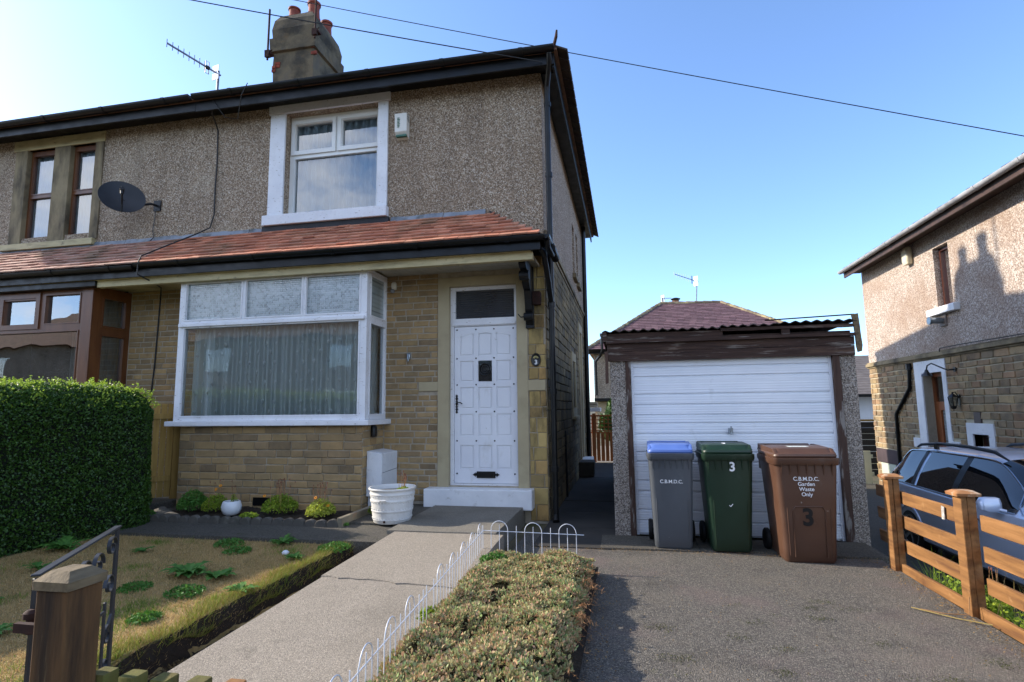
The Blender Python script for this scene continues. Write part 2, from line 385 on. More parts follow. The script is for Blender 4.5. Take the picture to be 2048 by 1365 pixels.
slate = mat('purple_slate', ['#5a4347', '#6d5356'], 5, 5, .7, (30, .3, .004), island=.16, icols=['#65494c', '#74595b', '#564043', '#7d6262'], imix=.6, dirt=[('#8b8578', 3, .62, .8, .4)])
potm = mat('terracotta_pot', ['#6d3426', '#8a4534'], 6, 5, .75, (30, .3, .004), dirt=[('#40302a', 4, .55, .7, .5)])
chim = mat('sooty_render', ['#4c4539', '#645945', '#585045'], 2.6, 7, .92, [(8, .6, .02), (50, .5, .006)], dirt=[('#24221d', 1.6, .45, .62, .8), ('#6a5438', 3.5, .6, .7, .5)])
redbrick = mat('exposed_red_brick', ['#6d2f20', '#8c4230'], 12, 5, .9, (30, .5, .01), island=.2)
brownpv = mat('brown_woodgrain_frame', ['#55301a', '#704526'], 9, 5, .35, (30, .1, .001), stretch=(1, 1, .2), spec=.5)
oakdoor = mat('oak_woodgrain_door', ['#6d3816', '#8c4c20'], 9, 5, .4, stretch=(1, 1, .2))
glass = glass_mat('window_glass', (.92, .96, .96), 1.55, 0, boost=.07)
glassd = glass_mat('double_glazing', (.70, .76, .78), 1.6, 0, boost=.18); glassup = glass_mat('upstairs_glazing', (.72, .78, .82), 1.6, 0, boost=.12)
obscure = glass_mat('obscured_glass', (.55, .62, .62), 1.5, .12, boost=.12, brick=True)
reeded = mat('reeded_glass', ['#22252a', '#33373d'], 3, 3, .22, [('wave', .8, .01, 'Z', 11)], spec=.8)
carglass = mat('tinted_car_glass', [(.004, .005, .006), (.006, .007, .009)], 3, 3, .02, spec=1.0)
net = mat('net_curtain', ['#d5dcdc', '#e6ebeb'], 3, 3, .9, trans=.35)
netsheer = bpy.data.materials.new('sheer_net'); netsheer.use_nodes = True
_n = netsheer.node_tree; _b = _n.nodes['Principled BSDF']; _b.inputs['Base Color'].default_value = (.80, .86, .85, 1); _b.inputs['Roughness'].default_value = .9
_b.inputs['Alpha'].default_value = .68
netwhite = mat('curtain_motif', ['#eef2f2', '#f6f8f8'], 3, 3, .9, trans=.1)
greycurt = mat('grey_curtain', ['#6f7372', '#858a88'], 3, 3, .9, trans=.1)
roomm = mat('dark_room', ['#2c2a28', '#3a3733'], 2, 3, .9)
tarmac = mat('tarmac', ['#4f4b46', '#625d56'], 1.3, 6, .9, [('vor', .9, .008), (25, .5, .01)], vor=(150, ['#5a564f', '#716c63', '#45423d', '#646058', '#8c867a', '#4f4b46', '#605b54', '#353230'], .68),
             dirt=[('#766d61', .9, .50, .66, .45), ('#6b5b58', 1.3, .52, .66, .45), ('#2f2c27', 1.7, .56, .74, .5), ('#8f7a55', 7, .68, .74, .6), ('#3b3a26', 5, .64, .72, .6), ('#1f1d1a', 14, .69, .74, .7)])
concrete = mat('path_concrete', ['#7a7266', '#8e8578'], 1.5, 6, .9, [('vor', .5, .004), (30, .5, .005)], vor=(190, ['#83796c', '#9b9182', '#6a6257', '#8c8375', '#b0a594'], .55),
               dirt=[('#5d574c', 1.1, .52, .75, .5), ('#9a9080', 3, .6, .75, .3), ('#4a463e', 5, .62, .74, .5)])
patio = mat('damp_old_concrete', ['#3f3c35', '#4f4b43'], 2, 6, .9, [('vor', .6, .005), (15, .6, .01)], vor=(110, ['#49453e', '#5c574e', '#37342e', '#504c44', '#6b655b'], .5), dirt=[('#3a3a2c', 2, .5, .7, .5)])
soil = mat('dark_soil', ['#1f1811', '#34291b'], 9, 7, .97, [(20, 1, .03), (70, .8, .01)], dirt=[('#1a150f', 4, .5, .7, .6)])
lawnbase = mat('dry_turf', ['#7a683e', '#a48a5a'], 7, 7, .97, [(40, .9, .02)], dirt=[('#5f5a30', 1.6, .52, .66, .4), ('#9c8658', 2.4, .55, .7, .6)])
grassdry = mat('dry_grass', ['#b3935c', '#cbaa74'], 3, 3, .8, icols=['#cfae78', '#b39260', '#dcbf8c', '#8f8448', '#c2a46c', '#a17f52'], imix=.75, trans=.3)
grassgreen = mat('green_grass', ['#4f6a1e', '#6f8a2c'], 3, 3, .7, icols=['#4c6a1c', '#7f9a34', '#5f7a26', '#9aa53f', '#44601a'], imix=.7, trans=.35)
weedm = mat('weed_leaf', ['#3a6322', '#548234'], 5, 3, .6, icols=['#35601f', '#5f8f3c', '#446f28', '#6f9a40'], imix=.6, trans=.3)
hedgem = mat('privet_leaf', ['#233e10', '#38571a'], 4, 3, .5, icols=['#203a0e', '#335216', '#45691e', '#2a4612', '#567c26'], imix=.75, trans=.3, spec=.5)
hedgetip = mat('privet_tip_leaf', ['#7d9a2c', '#98b040'], 4, 3, .5, icols=['#6f8f26', '#a5ba4c', '#879f34'], imix=.7, trans=.4)
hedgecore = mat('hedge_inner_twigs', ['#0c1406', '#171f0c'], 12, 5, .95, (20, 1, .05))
bedleaf = mat('ground_cover_leaf', ['#8fa068', '#c0a880'], 2.2, 4, .75, icols=['#6f8c4c', '#8fa868', '#b89e74', '#cc9278', '#9cb07e', '#bfa472', '#56783c', '#d0a086', '#8fa268', '#a67a60'], imix=.85, trans=.25)
beddry = mat('dead_stalks', ['#9a7048', '#b58a5e'], 5, 3, .85, icols=['#a87850', '#c59b70', '#7d5a3a', '#b98a66'], imix=.8, trans=.2)
wirem = mat('white_coated_wire', ['#c4c6cc', '#d6d8dd'], 6, 3, .4, dirt=[('#8a6a4a', 9, .64, .72, .7)])
fencew = mat('stained_fence_wood', ['#603f24', '#7e5830', '#92683e'], 6, 6, .75, [(25, .5, .004)], stretch=(3, .35, 4), dirt=[('#4a2c18', 5, .55, .72, .5), ('#b08a5e', 9, .62, .72, .35)])
postw = mat('weathered_post_wood', ['#3c2a16', '#5a3f22', '#70502e'], 9, 6, .8, [(30, .6, .005)], stretch=(3, 3, .3), dirt=[('#1c130c', 3, .5, .68, .75, (3, 3, .35)), ('#84704f', 9, .62, .72, .5, (5, 5, .4))])
capw = mat('bleached_cap_wood', ['#544835', '#7a6a50'], 8, 6, .85, [(25, .6, .005)], stretch=(4, 1, 4), dirt=[('#4c4230', 6, .52, .68, .6)])
greenw = mat('mossy_picket_wood', ['#4a4320', '#6a6030'], 8, 6, .85, [(25, .5, .004)], stretch=(4, 4, .4), dirt=[('#5f6a24', 3, .5, .65, .7), ('#2c2414', 7, .55, .7, .6)])
panelw = mat('pale_fence_panel_wood', ['#8a6c34', '#a38346'], 8, 6, .8, (25, .3, .003), stretch=(4, 4, .3), island=.12)
trellw = mat('orange_trellis_wood', ['#8a5028', '#a6683a'], 8, 6, .8, stretch=(4, 4, .3), island=.12)
beamw = mat('weathered_brown_beam', ['#2c1d17', '#463229'], 7, 7, .85, [(20, .8, .008)], stretch=(.35, 4, 5), dirt=[('#8f867c', 6, .56, .66, .6, (.5, 3, 5)), ('#6a5240', 3, .55, .7, .5, (.5, 3, 4))])
jambw = mat('peeling_jamb_paint', ['#382720', '#4d382e'], 7, 7, .8, [(20, .8, .006)], stretch=(4, 4, .4), dirt=[('#8c8781', 4, .55, .62, .75, (5, 5, .9))])
asb = mat('corrugated_cement', ['#2f2a28', '#47413d'], 5, 6, .9, (20, .6, .01), dirt=[('#3c4030', 3, .5, .7, .5)])
gdoor = mat('white_steel_door', ['#d8dde4', '#e4e7ec'], 2, 3, .35, [('wave', .35, .004, 'Z', 12)], dirt=[('#8f8c84', 5, .64, .8, .3)])
groove = mat('door_groove', ['#5a6068', '#6d737b'], 3, 3, .6)
zinc = mat('zinc_metal', ['#7d858c', '#a2aab0'], 12, 4, .35, metal=.8)
alu = mat('grey_aerial_metal', ['#6f7276', '#8b8e92'], 9, 3, .4, metal=.6)
ironm = mat('grey_painted_iron', ['#1d2126', '#2c3138'], 8, 4, .45, (25, .3, .002), spec=.5, dirt=[('#5a3a28', 6, .62, .72, .6)])
rust = mat('rusty_iron', ['#22120c', '#3c2016'], 15, 5, .85, (30, .6, .003))
# ================================================================ GROUND
g = MB()
g.loft([[V(x, y, z) for x, z in ((-400, -.03), (2.22, -.03), (2.30, -.06), (2.8, -.5), (400, -.52), (400, -1.2), (-400, -1.2))] for y in (-400, 400)])
o = g.build('ground', mat('bare_earth', ['#4f4a3a', '#6a614b'], 3, 6, .95, (12, .8, .02), dirt=[('#3f4a24', 1.2, .5, .65, .7)])); struct(o, 'bare earth around the gardens and drives')
def sheet(x0, x1, y0, y1, nx, ny, zf):
    m = MB(); xs = np.linspace(x0, x1, nx); ys = np.linspace(y0, y1, ny)
    m.v = [(x, y, zf(x, y)) for y in ys for x in xs]
    for j in range(ny-1):
        for i in range(nx-1):
            a = j*nx+i; m.f.append((a, a+1, a+nx+1, a+nx)); m.m.append(0)
    return m
from mathutils import noise as mnoise
nz = lambda x, y, s=1, k=0: mnoise.noise(V(x*s, y*s, k))
o = sheet(-1.12, 2.13, -3, 6.15, 60, 140, lambda x, y: .008*nz(x, y, .8)+.004*nz(x, y, 4)).build('driveway', tarmac, smooth=True); struct(o, 'worn tarmac drive in front of the garage')
m = MB()
for (a, b, c, d) in ((-.30, .62, 5.62, 6.16), (.625, 1.5, 5.66, 6.14), (1.505, 2.2, 5.60, 6.15)): m.box(a, b, c, d, -.05, .018+random.uniform(-.003, .003), .004)
o = m.build('garage_apron', patio, bevel=.006); struct(o, 'strip of concrete slabs at the garage threshold')
m = MB(); y = 5.6
while y < 14: m.box(-.955, -.17, y, y+.9, -.05, .012+random.uniform(-.004, .004), .002); y += .905
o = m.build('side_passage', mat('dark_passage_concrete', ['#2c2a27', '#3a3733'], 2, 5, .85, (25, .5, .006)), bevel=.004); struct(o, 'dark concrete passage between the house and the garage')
o = MB().box(-1.0, 2.6, 14.05, 20, -.05, .01).build('back_yard', concrete); struct(o, 'pale concrete yard behind the house')
def slab(x0, x1, y0, y1, z, zn=None, jag=False):
    m = MB(); zn = z if zn is None else zn; n = 14
    top = lambda x, y: zn+(z-zn)*(y-y0)/(y1-y0)+.003*nz(x, y, 3)
    ring = [(x0+(x1-x0)*i/n, y0+(nz(i*.7, 3, 1)*.05 if jag and 0 < i < n else 0)+(-.10*i/n+.05 if jag else 0)) for i in range(n+1)]
    ringb = [(x0+(x1-x0)*i/n, y1+(nz(i*.7, 3, 1)*.05 if jag == 2 and 0 < i < n else 0)+(-.10*i/n+.05 if jag == 2 else 0)) for i in range(n, -1, -1)]
    P = ring+ringb
    m.loft([[V(x, y, -.06) for x, y in P], [V(x, y, top(x, y)-.012) for x, y in P], [V(x*.994+(x0+x1)/2*.006, y*.996+(y0+y1)/2*.004, top(x, y)) for x, y in P]])
    return m
o = slab(-2.24, -1.16, 3.84, 5.22, .185, .15, True).build('garden_path', concrete, smooth=30); struct(o, 'upper slab of the concrete garden path, behind the crack')
o = slab(-2.22, -1.14, 1.2, 3.825, .148, .07, 2).build('garden_path', concrete, smooth=30); struct(o, 'lower slab of the concrete garden path, in front of the crack')
o = slab(-2.33, -1.24, 5.24, 6.78, .19).build('doorstep_slab', mat('grey_slab', ['#66625a', '#7d776b'], 2, 6, .85, [('vor', .5, .004), (25, .5, .006)], vor=(120, ['#6d685e', '#827b6e', '#5a554c'], .5), dirt=[('#4a463d', 2, .5, .7, .5)]), smooth=30); struct(o, 'smoother grey slab in front of the white door')
o = slab(-5.5, -2.26, 4.92, 5.62, .15).build('terrace', patio, smooth=30); struct(o, 'dark concrete strip between the lawn and the flower bed')
o = slab(-3.13, -2.34, 5.63, 6.83, .17).build('terrace', patio, smooth=30); struct(o, 'dark concrete under the white tub')
o = slab(-7.2, -5.52, 5.2, 6.83, .14).build('terrace', patio, smooth=30); struct(o, 'dark flagstones at the foot of the side fence')
def lawnz(x, y): return .12+.02*nz(x, y, 1.1)-.15*max(0, min(1, (x+2.54+.05*nz(0, y, 3))/.05))
o = sheet(-7.5, -2.42, -2, 4.93, 190, 120, lawnz).build('lawn', lawnbase, smooth=True); struct(o, 'dry patchy front lawn')
o = sheet(-5.45, -3.12, 5.60, 6.30, 40, 16, lambda x, y: .17+.04*nz(x, y, 4)+.015*nz(x, y, 15)).build('flower_bed_soil', soil, smooth=True); struct(o, 'dark soil of the flower bed under the bay')
o = sheet(-2.545, -2.20, 1.0, 4.95, 26, 120, lambda x, y: (lawnz(x, y)+.007 if x < -2.46 else max(lawnz(x, y)+.007, -.01))+.010*nz(x, y, 14)).build('gully_shade_soil', soil, smooth=True); struct(o, 'soil in the gully between the lawn and the path, coloured dark up the cut edge as painted shade')  # soil sheet runs up the cut lawn edge, its dark colour painting the shade
def bedz(x, y): return .06+.10*min(1, max(0, (x+1.2)/.12), max(0, (-.31-x)/.12), max(0, (4.7-y)/.15))+.03*nz(x, y, 4)
o = sheet(-1.22, -.27, .6, 4.75, 30, 90, bedz).build('planting_bed_soil', soil, smooth=True); struct(o, 'soil bed between the path and the drive')
o = MB().box(-400, 400, -14, -5.2, -.02, .03).build('road', tarmac); struct(o, 'tarmac road in front of the gardens')
o = MB().box(2.9, 5.55, -3, 22, -.55, -.488).build('neighbour_drive', patio); struct(o, 'lower drive beside the next house')

# ================================================================ THE HOUSE
YW = 6.84; X0 = -12.0; XR = -.96; YB = 14.0
house = empty('semi_detached_house', (-6.3, 10.4, 0), 'pebbledashed two storey house pair with sandstone ground floor, white bay window and tiled porch roof', 'house')
hT = TY(YW)
own = (-4.68, -3.25, 4.09, 5.62)
nA = (-9.30, -8.76, 4.10, 5.56); nB = (-8.46, -7.98, 4.10, 5.56)
m = wallmesh(MB(), hT, X0, XR, 3.5, 5.80, .28, [own, nA, nB])
m.build('upper_wall', dash, house)
m = wallmesh(MB(), TX(XR), YW+.281, YB, 3.5, 5.80, .28, [(10.9, 11.35, 4.0, 5.05), (11.75, 12.2, 4.0, 5.1)])
m.box(X0, XR, YB-.25, YB-.001, 3.5, 5.799).box(X0, X0+.25, YW+.281, YB-.251, 3.5, 5.799)
m.build('upper_wall', mat('side_pebbledash', ['#a08d7d', '#b09c8a'], 1.4, 5, .9, [('vor', .8, .01)], vor=(70, render_cols, .8), dirt=[('#5a4e42', 1.0, .5, .75, .4)]), house)
doorhole = (-2.22, -1.33, .40, 2.95)
bayL = (-5.62, -3.16, .9, 3.3); nbay = (-10.2, -7.2, .9, 3.3)
# ground-floor core, then the stones set on it
wallmesh(MB(), hT, X0, XR, -.1, 3.499, .28, [doorhole, bayL, nbay]).build('mortar_bed', mortar, house)
excl = [(-2.62, -2.36, 1.575, 1.70)]
stones(MB(), hT, -3.10, -2.365, .2, 3.12, excl, (.072, .088), (.14, .32)).build('brick_wall', brick, house)
stones(MB(), hT, -7.12, -5.70, .2, 3.12, (), (.072, .088), (.14, .32)).build('brick_wall', brick, house)
quo = mat('large_quoin_stone', ['#8a7850', '#a58e5c', '#b59a62'], 5, 6, .88, [(50, .5, .005), (9, .6, .01)], island=.16, icols=['#a3894f', '#b39a62', '#94804f', '#a87f4a', '#8a7852'], imix=.55, dirt=[('#23201b', 2.2, .47, .62, .75, (1.6, 1, .6)), ('#57503f', 6, .55, .75, .5)])
for za, zb in ((.0, 1.56), (1.70, 3.45)): stones(MB(), hT, -1.18, XR, za, zb, (), (.13, .21), (.11, .23), .01, .012, .004).build('corner_stonework', quo, house)
m = wallmesh(MB(), TX(XR), YW+.281, YB, -.1, 3.499, .28, [(10.15, 10.62, 1.35, 2.2), (11.75, 12.25, .3, 2.95)])
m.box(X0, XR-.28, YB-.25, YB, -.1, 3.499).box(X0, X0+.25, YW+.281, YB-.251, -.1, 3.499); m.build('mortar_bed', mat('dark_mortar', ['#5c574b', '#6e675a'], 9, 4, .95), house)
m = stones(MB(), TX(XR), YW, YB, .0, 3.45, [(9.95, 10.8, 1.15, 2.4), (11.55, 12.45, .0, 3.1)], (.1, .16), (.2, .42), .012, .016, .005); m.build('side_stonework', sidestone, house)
m = MB()
for z0, z1, w_ in ((3.45, 3.50, .03), (3.50, 3.575, .055), (3.575, 3.61, .035)): m.box(XR, XR+w_, YW-.0, YB+.05, z0, z1)
m.build('string_course', oldstone, house, bevel=.008)
# rooms behind the windows
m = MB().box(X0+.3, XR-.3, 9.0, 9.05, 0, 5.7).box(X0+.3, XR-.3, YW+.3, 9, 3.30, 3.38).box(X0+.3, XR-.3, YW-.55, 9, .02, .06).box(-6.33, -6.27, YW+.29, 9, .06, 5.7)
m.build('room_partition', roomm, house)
# --- upper white window
m = MB().box(-4.95, -3.07, YW-.035, YW+.10, 5.625, 5.79).box(-4.92, -4.682, YW-.030, YW+.12, 4.095, 5.622).box(-3.248, -3.10, YW-.030, YW+.12, 4.095, 5.622)
m.build('window_surround', whiteworn, house, bevel=.006)
MB().box(-4.96, -3.08, YW-.09, YW+.12, 3.945, 4.092).build('window_sill', whiteworn, house, bevel=.008)
MB().box(-4.98, -3.06, YW-.05, YW+.001, 3.84, 3.944).build('lead_apron', darklead, house, bevel=.006)
def window(parent, T, u0, u1, z0, z1, panes, fm, gm, d0, th=.06, name='window', bead=.014, gd=None):
    """frame with rectangular panes, each a sub-part"""
    fr = wallmesh(MB(), lambda u, w_, z: T(u, w_+d0, z), u0, u1, z0, z1, th, panes)
    for (a, b, c, d) in panes:     # glazing bead standing proud
        bd = lambda u, w_, z: T(u, w_+d0-.008, z)
        wallmesh(fr, bd, a-bead, b+bead, c-bead, d+bead, .0075, [(a+.002, b-.002, c+.002, d-.002)])
    f = fr.build(name, fm, parent, bevel=.003, seg=1)
    for k, (a, b, c, d) in enumerate(panes):
        p = MB(); gg = gm[k] if isinstance(gm, (list, tuple)) else gm
        q = [T(u, d0+(gd or th*.5)+w_, z) for w_ in (0, .005) for (u, z) in ((a, c), (b, c), (b, d), (a, d))]
        p.face(q[:4])
        p.build('pane', gg, f)
    return f
wf = window(house, hT, -4.68, -3.25, 4.092, 5.62, [(-4.60, -4.00, 5.10, 5.50), (-3.86, -3.32, 5.10, 5.50), (-4.60, -3.32, 4.16, 4.98)], whitepv, glassup, .12)
m = MB()
for a, b in ((-4.655, -3.955), (-3.925, -3.265)):    # opening casements stand proud of the frame
    wallmesh(m, TY(YW+.095), a, b, 5.035, 5.56, .02, [(a+.052, b-.052, 5.095, 5.505)])
m.build('casement', whitepv, wf, bevel=.005)
# --- neighbour's upper windows
m = MB().box(-9.58, -7.82, YW-.02, YW+.10, 5.56, 5.73)
m.build('lintel', cream, house, bevel=.006)
m = MB().box(-9.53, -9.296, YW-.02, YW+.10, 4.0, 5.558).box(-8.764, -8.456, YW-.02, YW+.14, 4.0, 5.558).box(-7.984, -7.83, YW-.02, YW+.10, 4.0, 5.558)
m.build('stone_jamb', oldstone, house, bevel=.006)
MB().box(-9.62, -7.86, YW-.07, YW+.10, 3.90, 3.998).build('window_sill', cream, house, bevel=.006)
for (a, b, c, d) in (nA, nB):
    f = window(house, hT, a, b, c-.09, d, [(a+.05, b-.045, 4.12, 4.77), (a+.05, b-.045, 4.84, 5.48)], brownpv, glassup, .055)
# --- white bay
YBAY = 6.25
m = MB(); m.box(-5.66, -3.115, YBAY+.035, YW, -.05, 1.16)
m.build('bay_mortar', mortar, house)
m = stones(MB(), TY(YBAY+.035), -5.66, -3.115, .24, 1.165, (), (.078, .105), (.13, .34), .012, .012, .004)
stones(m, TY(YBAY+.035), -5.66, -3.115, .02, .24, (), (.11, .13), (.2, .45), .012, .016, .006)
stones(m, TX(-3.115), YBAY+.03, YW, .02, 1.165, (), (.09, .13), (.15, .34), .012, .012, .004)
m.build('bay_wall', brick, house)
MB().prism([(-5.82, YBAY-.07, 1.17), (-3.0, YBAY-.07, 1.17), (-3.0, YW, 1.17), (-3.2, YW, 1.17), (-3.2, YBAY+.1, 1.17), (-5.6, YBAY+.1, 1.17), (-5.6, YW, 1.17), (-5.82, YW, 1.17)], (0, 0, .062)).build('bay_sill', whiteworn, house, bevel=.008)
top = [(-5.66, -4.83, 2.55, 3.03), (-4.77, -3.97, 2.55, 3.03), (-3.91, -3.18, 2.55, 3.03)]
f = window(house, TY(YBAY), -5.75, -3.08, 1.234, 3.10, top+[(-5.66, -3.18, 1.30, 2.44)], whiteworn, [obscure]*3+[glass], 0, .07, 'bay_window', gd=.03)
MB().box(-5.73, -3.10, YBAY-.035, YBAY-.001, 2.455, 2.50).build('drip_rail', whiteworn, f, bevel=.005)
f = window(house, TX(-3.08), YBAY+.072, YW+.02, 1.234, 3.10, [(YBAY+.11, YW-.05, 2.52, 3.03), (YBAY+.11, YW-.05, 1.30, 2.42)], whiteworn, [obscure, glass], 0, .06, 'bay_side_window')
window(house, TXm(-5.75), YBAY+.072, YW+.02, 1.234, 3.10, [(YBAY+.11, YW-.05, 2.52, 3.03), (YBAY+.11, YW-.05, 1.30, 2.42)], whiteworn, glass, 0, .06, 'bay_side_window')
# --- neighbour's brown bay
m = MB(); m.box(-10.3, -7.18, YBAY+.035, YW, -.05, 1.0); m.build('bay_mortar', mortar, house)
stones(stones(MB(), TY(YBAY+.035), -10.3, -7.18, .02, 1.0, (), (.08, .105), (.13, .34)), TX(-7.18), YBAY+.03, YW, .02, 1.0, (), (.09, .12), (.15, .3)).build('bay_wall', brick, house)
window(house, TY(YBAY), -10.3, -7.13, 1.0, 3.10, [(-8.66, -8.10, 2.60, 2.95), (-7.94, -7.36, 2.60, 3.0), (-10.2, -7.36, 1.08, 2.48), (-10.2, -8.85, 2.60, 3.0)], brownpv, glassd, 0, .08, 'bay_window')
m = wallmesh(MB(), TY(YBAY-.018), -8.76, -8.03, 2.53, 3.05, .017, [(-8.67, -8.10, 2.60, 2.97)]); m.box(-7.30, -7.13, YBAY-.02, YBAY-.001, 1.0, 3.10)
m.build('casement', brownpv, house, bevel=.004)
window(house, TX(-7.13), YBAY+.082, YW+.02, 1.0, 3.10, [(YBAY+.15, YW-.09, 2.56, 2.95), (YBAY+.15, YW-.09, 1.08, 2.42)], brownpv, glassd, 0, .06, 'bay_side_window')
# --- porch roof over both bays
def hiproof(mb, x0, x1, hip):
    n = 8; L_ = math.hypot(.76, .57); dy, dz = .76/L_, .57/L_
    nrm = V(0, -dz, dy)
    for i in range(n):
        t = i/n; x = x0-random.uniform(0, .16); xe = x1-(.78*(i+.35)/n if hip else 0)
        while x < xe:
            wd = .165; a, b = max(x, x0), min(x+wd-.004, xe)
            if b-a > .02:
                s0 = t*L_-.01; s1 = s0+L_/n+.03
                c = V((a+b)/2, 6.08+dy*(s0+s1)/2, 3.305+dz*(s0+s1)/2)+nrm*(.016+random.uniform(-.003, .004))
                tl = random.uniform(.15, .19); al = (V(0, dy, dz)-nrm*tl).normalized()
                rt_ = V(1, random.uniform(-.012, .012), random.uniform(-.02, .02)); sd = rt_.normalized()*(b-a)/2
                mb.obox(c, sd, al*(s1-s0)/2, al.cross(sd).normalized()*.0085)
            x += wd
    return mb
m = hiproof(MB(), -6.3, -.88, True)
m.face([(-.87, 6.08, 3.31), (-.87, YW, 3.31), (-1.66, YW, 3.885)])
m.build('porch_roof_tiles', tile, house)
tile2 = mat('worn_pink_tile', ['#7d4f40', '#a07462', '#b58f7d'], 5, 6, .85, [(60, .3, .003)], island=.2, icols=['#a3705c', '#b5897a', '#8a6252', '#c2a090', '#7d6a55'], imix=.55, dirt=[('#55543c', 1.5, .5, .66, .6), ('#3a342c', 8, .56, .7, .5)])
hiproof(MB(), -11.9, -6.305, False).build('porch_roof_tiles', tile2, house)
m = MB()
m.prism([(-.90, 6.06, 3.27), (-.90, YW, 3.27), (-.90, YW, 3.86), (-.90, 6.06, 3.292)], (-.0001, 0, 0))
m = MB().loft([[V(-.89, 6.07, 3.27), V(-.89, YW, 3.27), V(-.89, YW, 3.30), V(-.89, 6.07, 3.29)], [V(-1.66, 6.07, 3.27), V(-1.66, YW, 3.27), V(-1.66, YW, 3.86), V(-1.66, 6.07, 3.29)], [V(-11.9, 6.07, 3.27), V(-11.9, YW, 3.27), V(-11.9, YW, 3.86), V(-11.9, 6.07, 3.29)]])
m.build('porch_roof_deck', darklead, house)
for (a, b) in ((-11.9, -7.3), (-7.29, -5.2), (-5.19, -4.99), (-3.04, -2.3), (-2.29, -1.72)):
    m = MB(); n = int((b-a)*9)+2
    m.loft([[V(a+(b-a)*i/n, YW-.002, 3.83), V(a+(b-a)*i/n, YW-.06, 3.845+.01*nz(i, 1, .7)), V(a+(b-a)*i/n, YW-.03, 3.89+.012*nz(i, 2, .9)), V(a+(b-a)*i/n, YW-.012, 3.935+.03*nz(i, 5, .6)), V(a+(b-a)*i/n, YW-.002, 3.94+.03*nz(i, 5, .6))] for i in range(n+1)])
    m.build('lead_flashing', lead, house, smooth=30)
MB().beam((-1.66, YW-.012, 3.90), (-1.08, YW-.012, 3.50), .02, .05, (0, -1, 0)).build('lead_flashing', darklead, house)
def gutter(mb, p, q, r=.055, n=10, ends=True):
    p, q = Vector(p), Vector(q); d = (q-p).normalized(); sd = V(d.y, -d.x, 0)
    def ring(c):
        o_ = [c+sd*(r*math.cos(math.pi*i/n))+V(0, 0, -r*math.sin(math.pi*i/n)) for i in range(n+1)]
        i_ = [c+sd*((r-.006)*math.cos(math.pi*i/n))+V(0, 0, -(r-.006)*math.sin(math.pi*i/n)) for i in range(n, -1, -1)]
        return o_+i_
    mb.loft([ring(p), ring(q)])
    if ends:
        for c in (p, q): mb.prism([c+sd*(r*math.cos(math.pi*i/n))+V(0, 0, -r*math.sin(math.pi*i/n)) for i in range(n+1)], d*.005)
    L_ = (q-p).length; k = max(1, int(L_/.92))
    for j in range(1, k+1):
        c = p+d*(L_*(j-.4)/k)
        mb.loft([[c+e*d+sd*((r+.008)*math.cos(math.pi*i/n))+V(0, 0, -(r+.008)*math.sin(math.pi*i/n)) for i in range(n+1)]+[c+e*d+sd*((r-.002)*math.cos(math.pi*i/n))+V(0, 0, -(r-.002)*math.sin(math.pi*i/n)) for i in range(n, -1, -1)] for e in (-.025, .025)])
    return mb
gutter(gutter(MB(), (-6.28, 6.045, 3.30), (-.84, 6.045, 3.285)), (-11.9, 6.045, 3.295), (-6.31, 6.045, 3.275)).build('porch_gutter', black, house, smooth=35)
gutter(MB(), (-.835, 6.02, 3.285), (-.835, 6.62, 3.265)).build('porch_gutter', black, house, smooth=35)
MB().box(-11.9, -.90, 6.09, 6.115, 3.135, 3.29).box(-.925, -.90, 6.116, YW-.03, 3.16, 3.29).build('porch_fascia', black, house, bevel=.004)
MB().box(-7.0, -1.0, 6.16, 6.24, 3.045, 3.14).build('porch_beam', cream, house, bevel=.005)
MB().box(-11.9, -7.001, 6.13, 6.24, 3.06, 3.14).build('porch_beam', black, house, bevel=.005)
m = MB(); y = 6.245
while y < YW-.03: m.box(-3.07, -1.02, y, min(y+.094, YW-.014), 3.118, 3.135); y += .098
m.build('porch_soffit', soffitm, house, bevel=.003)
MB().box(-7.12, -5.76, 6.245, YW-.014, 3.12, 3.135).box(-11.9, -1.02, 6.12, YW-.014, 3.136, 3.15).build('porch_soffit', cream, house)
# carved bracket
m = MB()
prof = [(6.82, 3.11), (6.30, 3.11), (6.28, 3.04), (6.33, 3.0), (6.40, 2.98), (6.47, 2.93), (6.50, 2.86), (6.56, 2.80), (6.62, 2.78), (6.66, 2.68), (6.69, 2.56), (6.73, 2.50), (6.735, 2.42), (6.77, 2.38), (6.82, 2.38)]
m.prism([(-1.19, a, b) for a, b in prof], (.085, 0, 0)); m.box(-1.2, -1.095, 6.78, 6.824, 2.34, 3.115)
m.tube([(-1.205, 6.44, 2.93), (-1.09, 6.44, 2.93)], .06, 14); m.tube([(-1.205, 6.70, 2.47), (-1.09, 6.70, 2.47)], .05, 14); m.tube([(-1.12, 6.75, 2.5), (-1.24, 6.66, 2.46), (-1.27, 6.64, 2.50)], .008, 6)
m.build('porch_bracket', black, house, bevel=.004)
# --- main roof
RE, RR, RZ, RP = 6.45, -.70, 5.81, .66
yr = 10.4; run = yr-RE; zr = RZ+run*RP; XL = -12.6+.2
m = MB()
A, B, C_, D = V(XL, RE, RZ), V(RR, RE, RZ), V(RR, 2*yr-RE, RZ), V(XL, 2*yr-RE, RZ); E1, E2 = V(XL+run, yr, zr), V(RR-run, yr, zr)
m.face([A, B, E2, E1]); m.face([B, C_, E2]); m.face([C_, D, E1, E2]); m.face([D, A, E1]); m.face([A-V(0, 0, .03), D-V(0, 0, .03), C_-V(0, 0, .03), B-V(0, 0, .03)])
for a, b in ((A, B), (B, C_), (C_, D), (D, A)): m.face([a-V(0, 0, .03), b-V(0, 0, .03), b, a])
rf = m.build('roof', mat('brown_roof_tile', ['#4f3a30', '#6a5040', '#7b5c48'], 6, 6, .85, (30, .4, .01), dirt=[('#4a4a38', 2, .5, .7, .5)]), house)
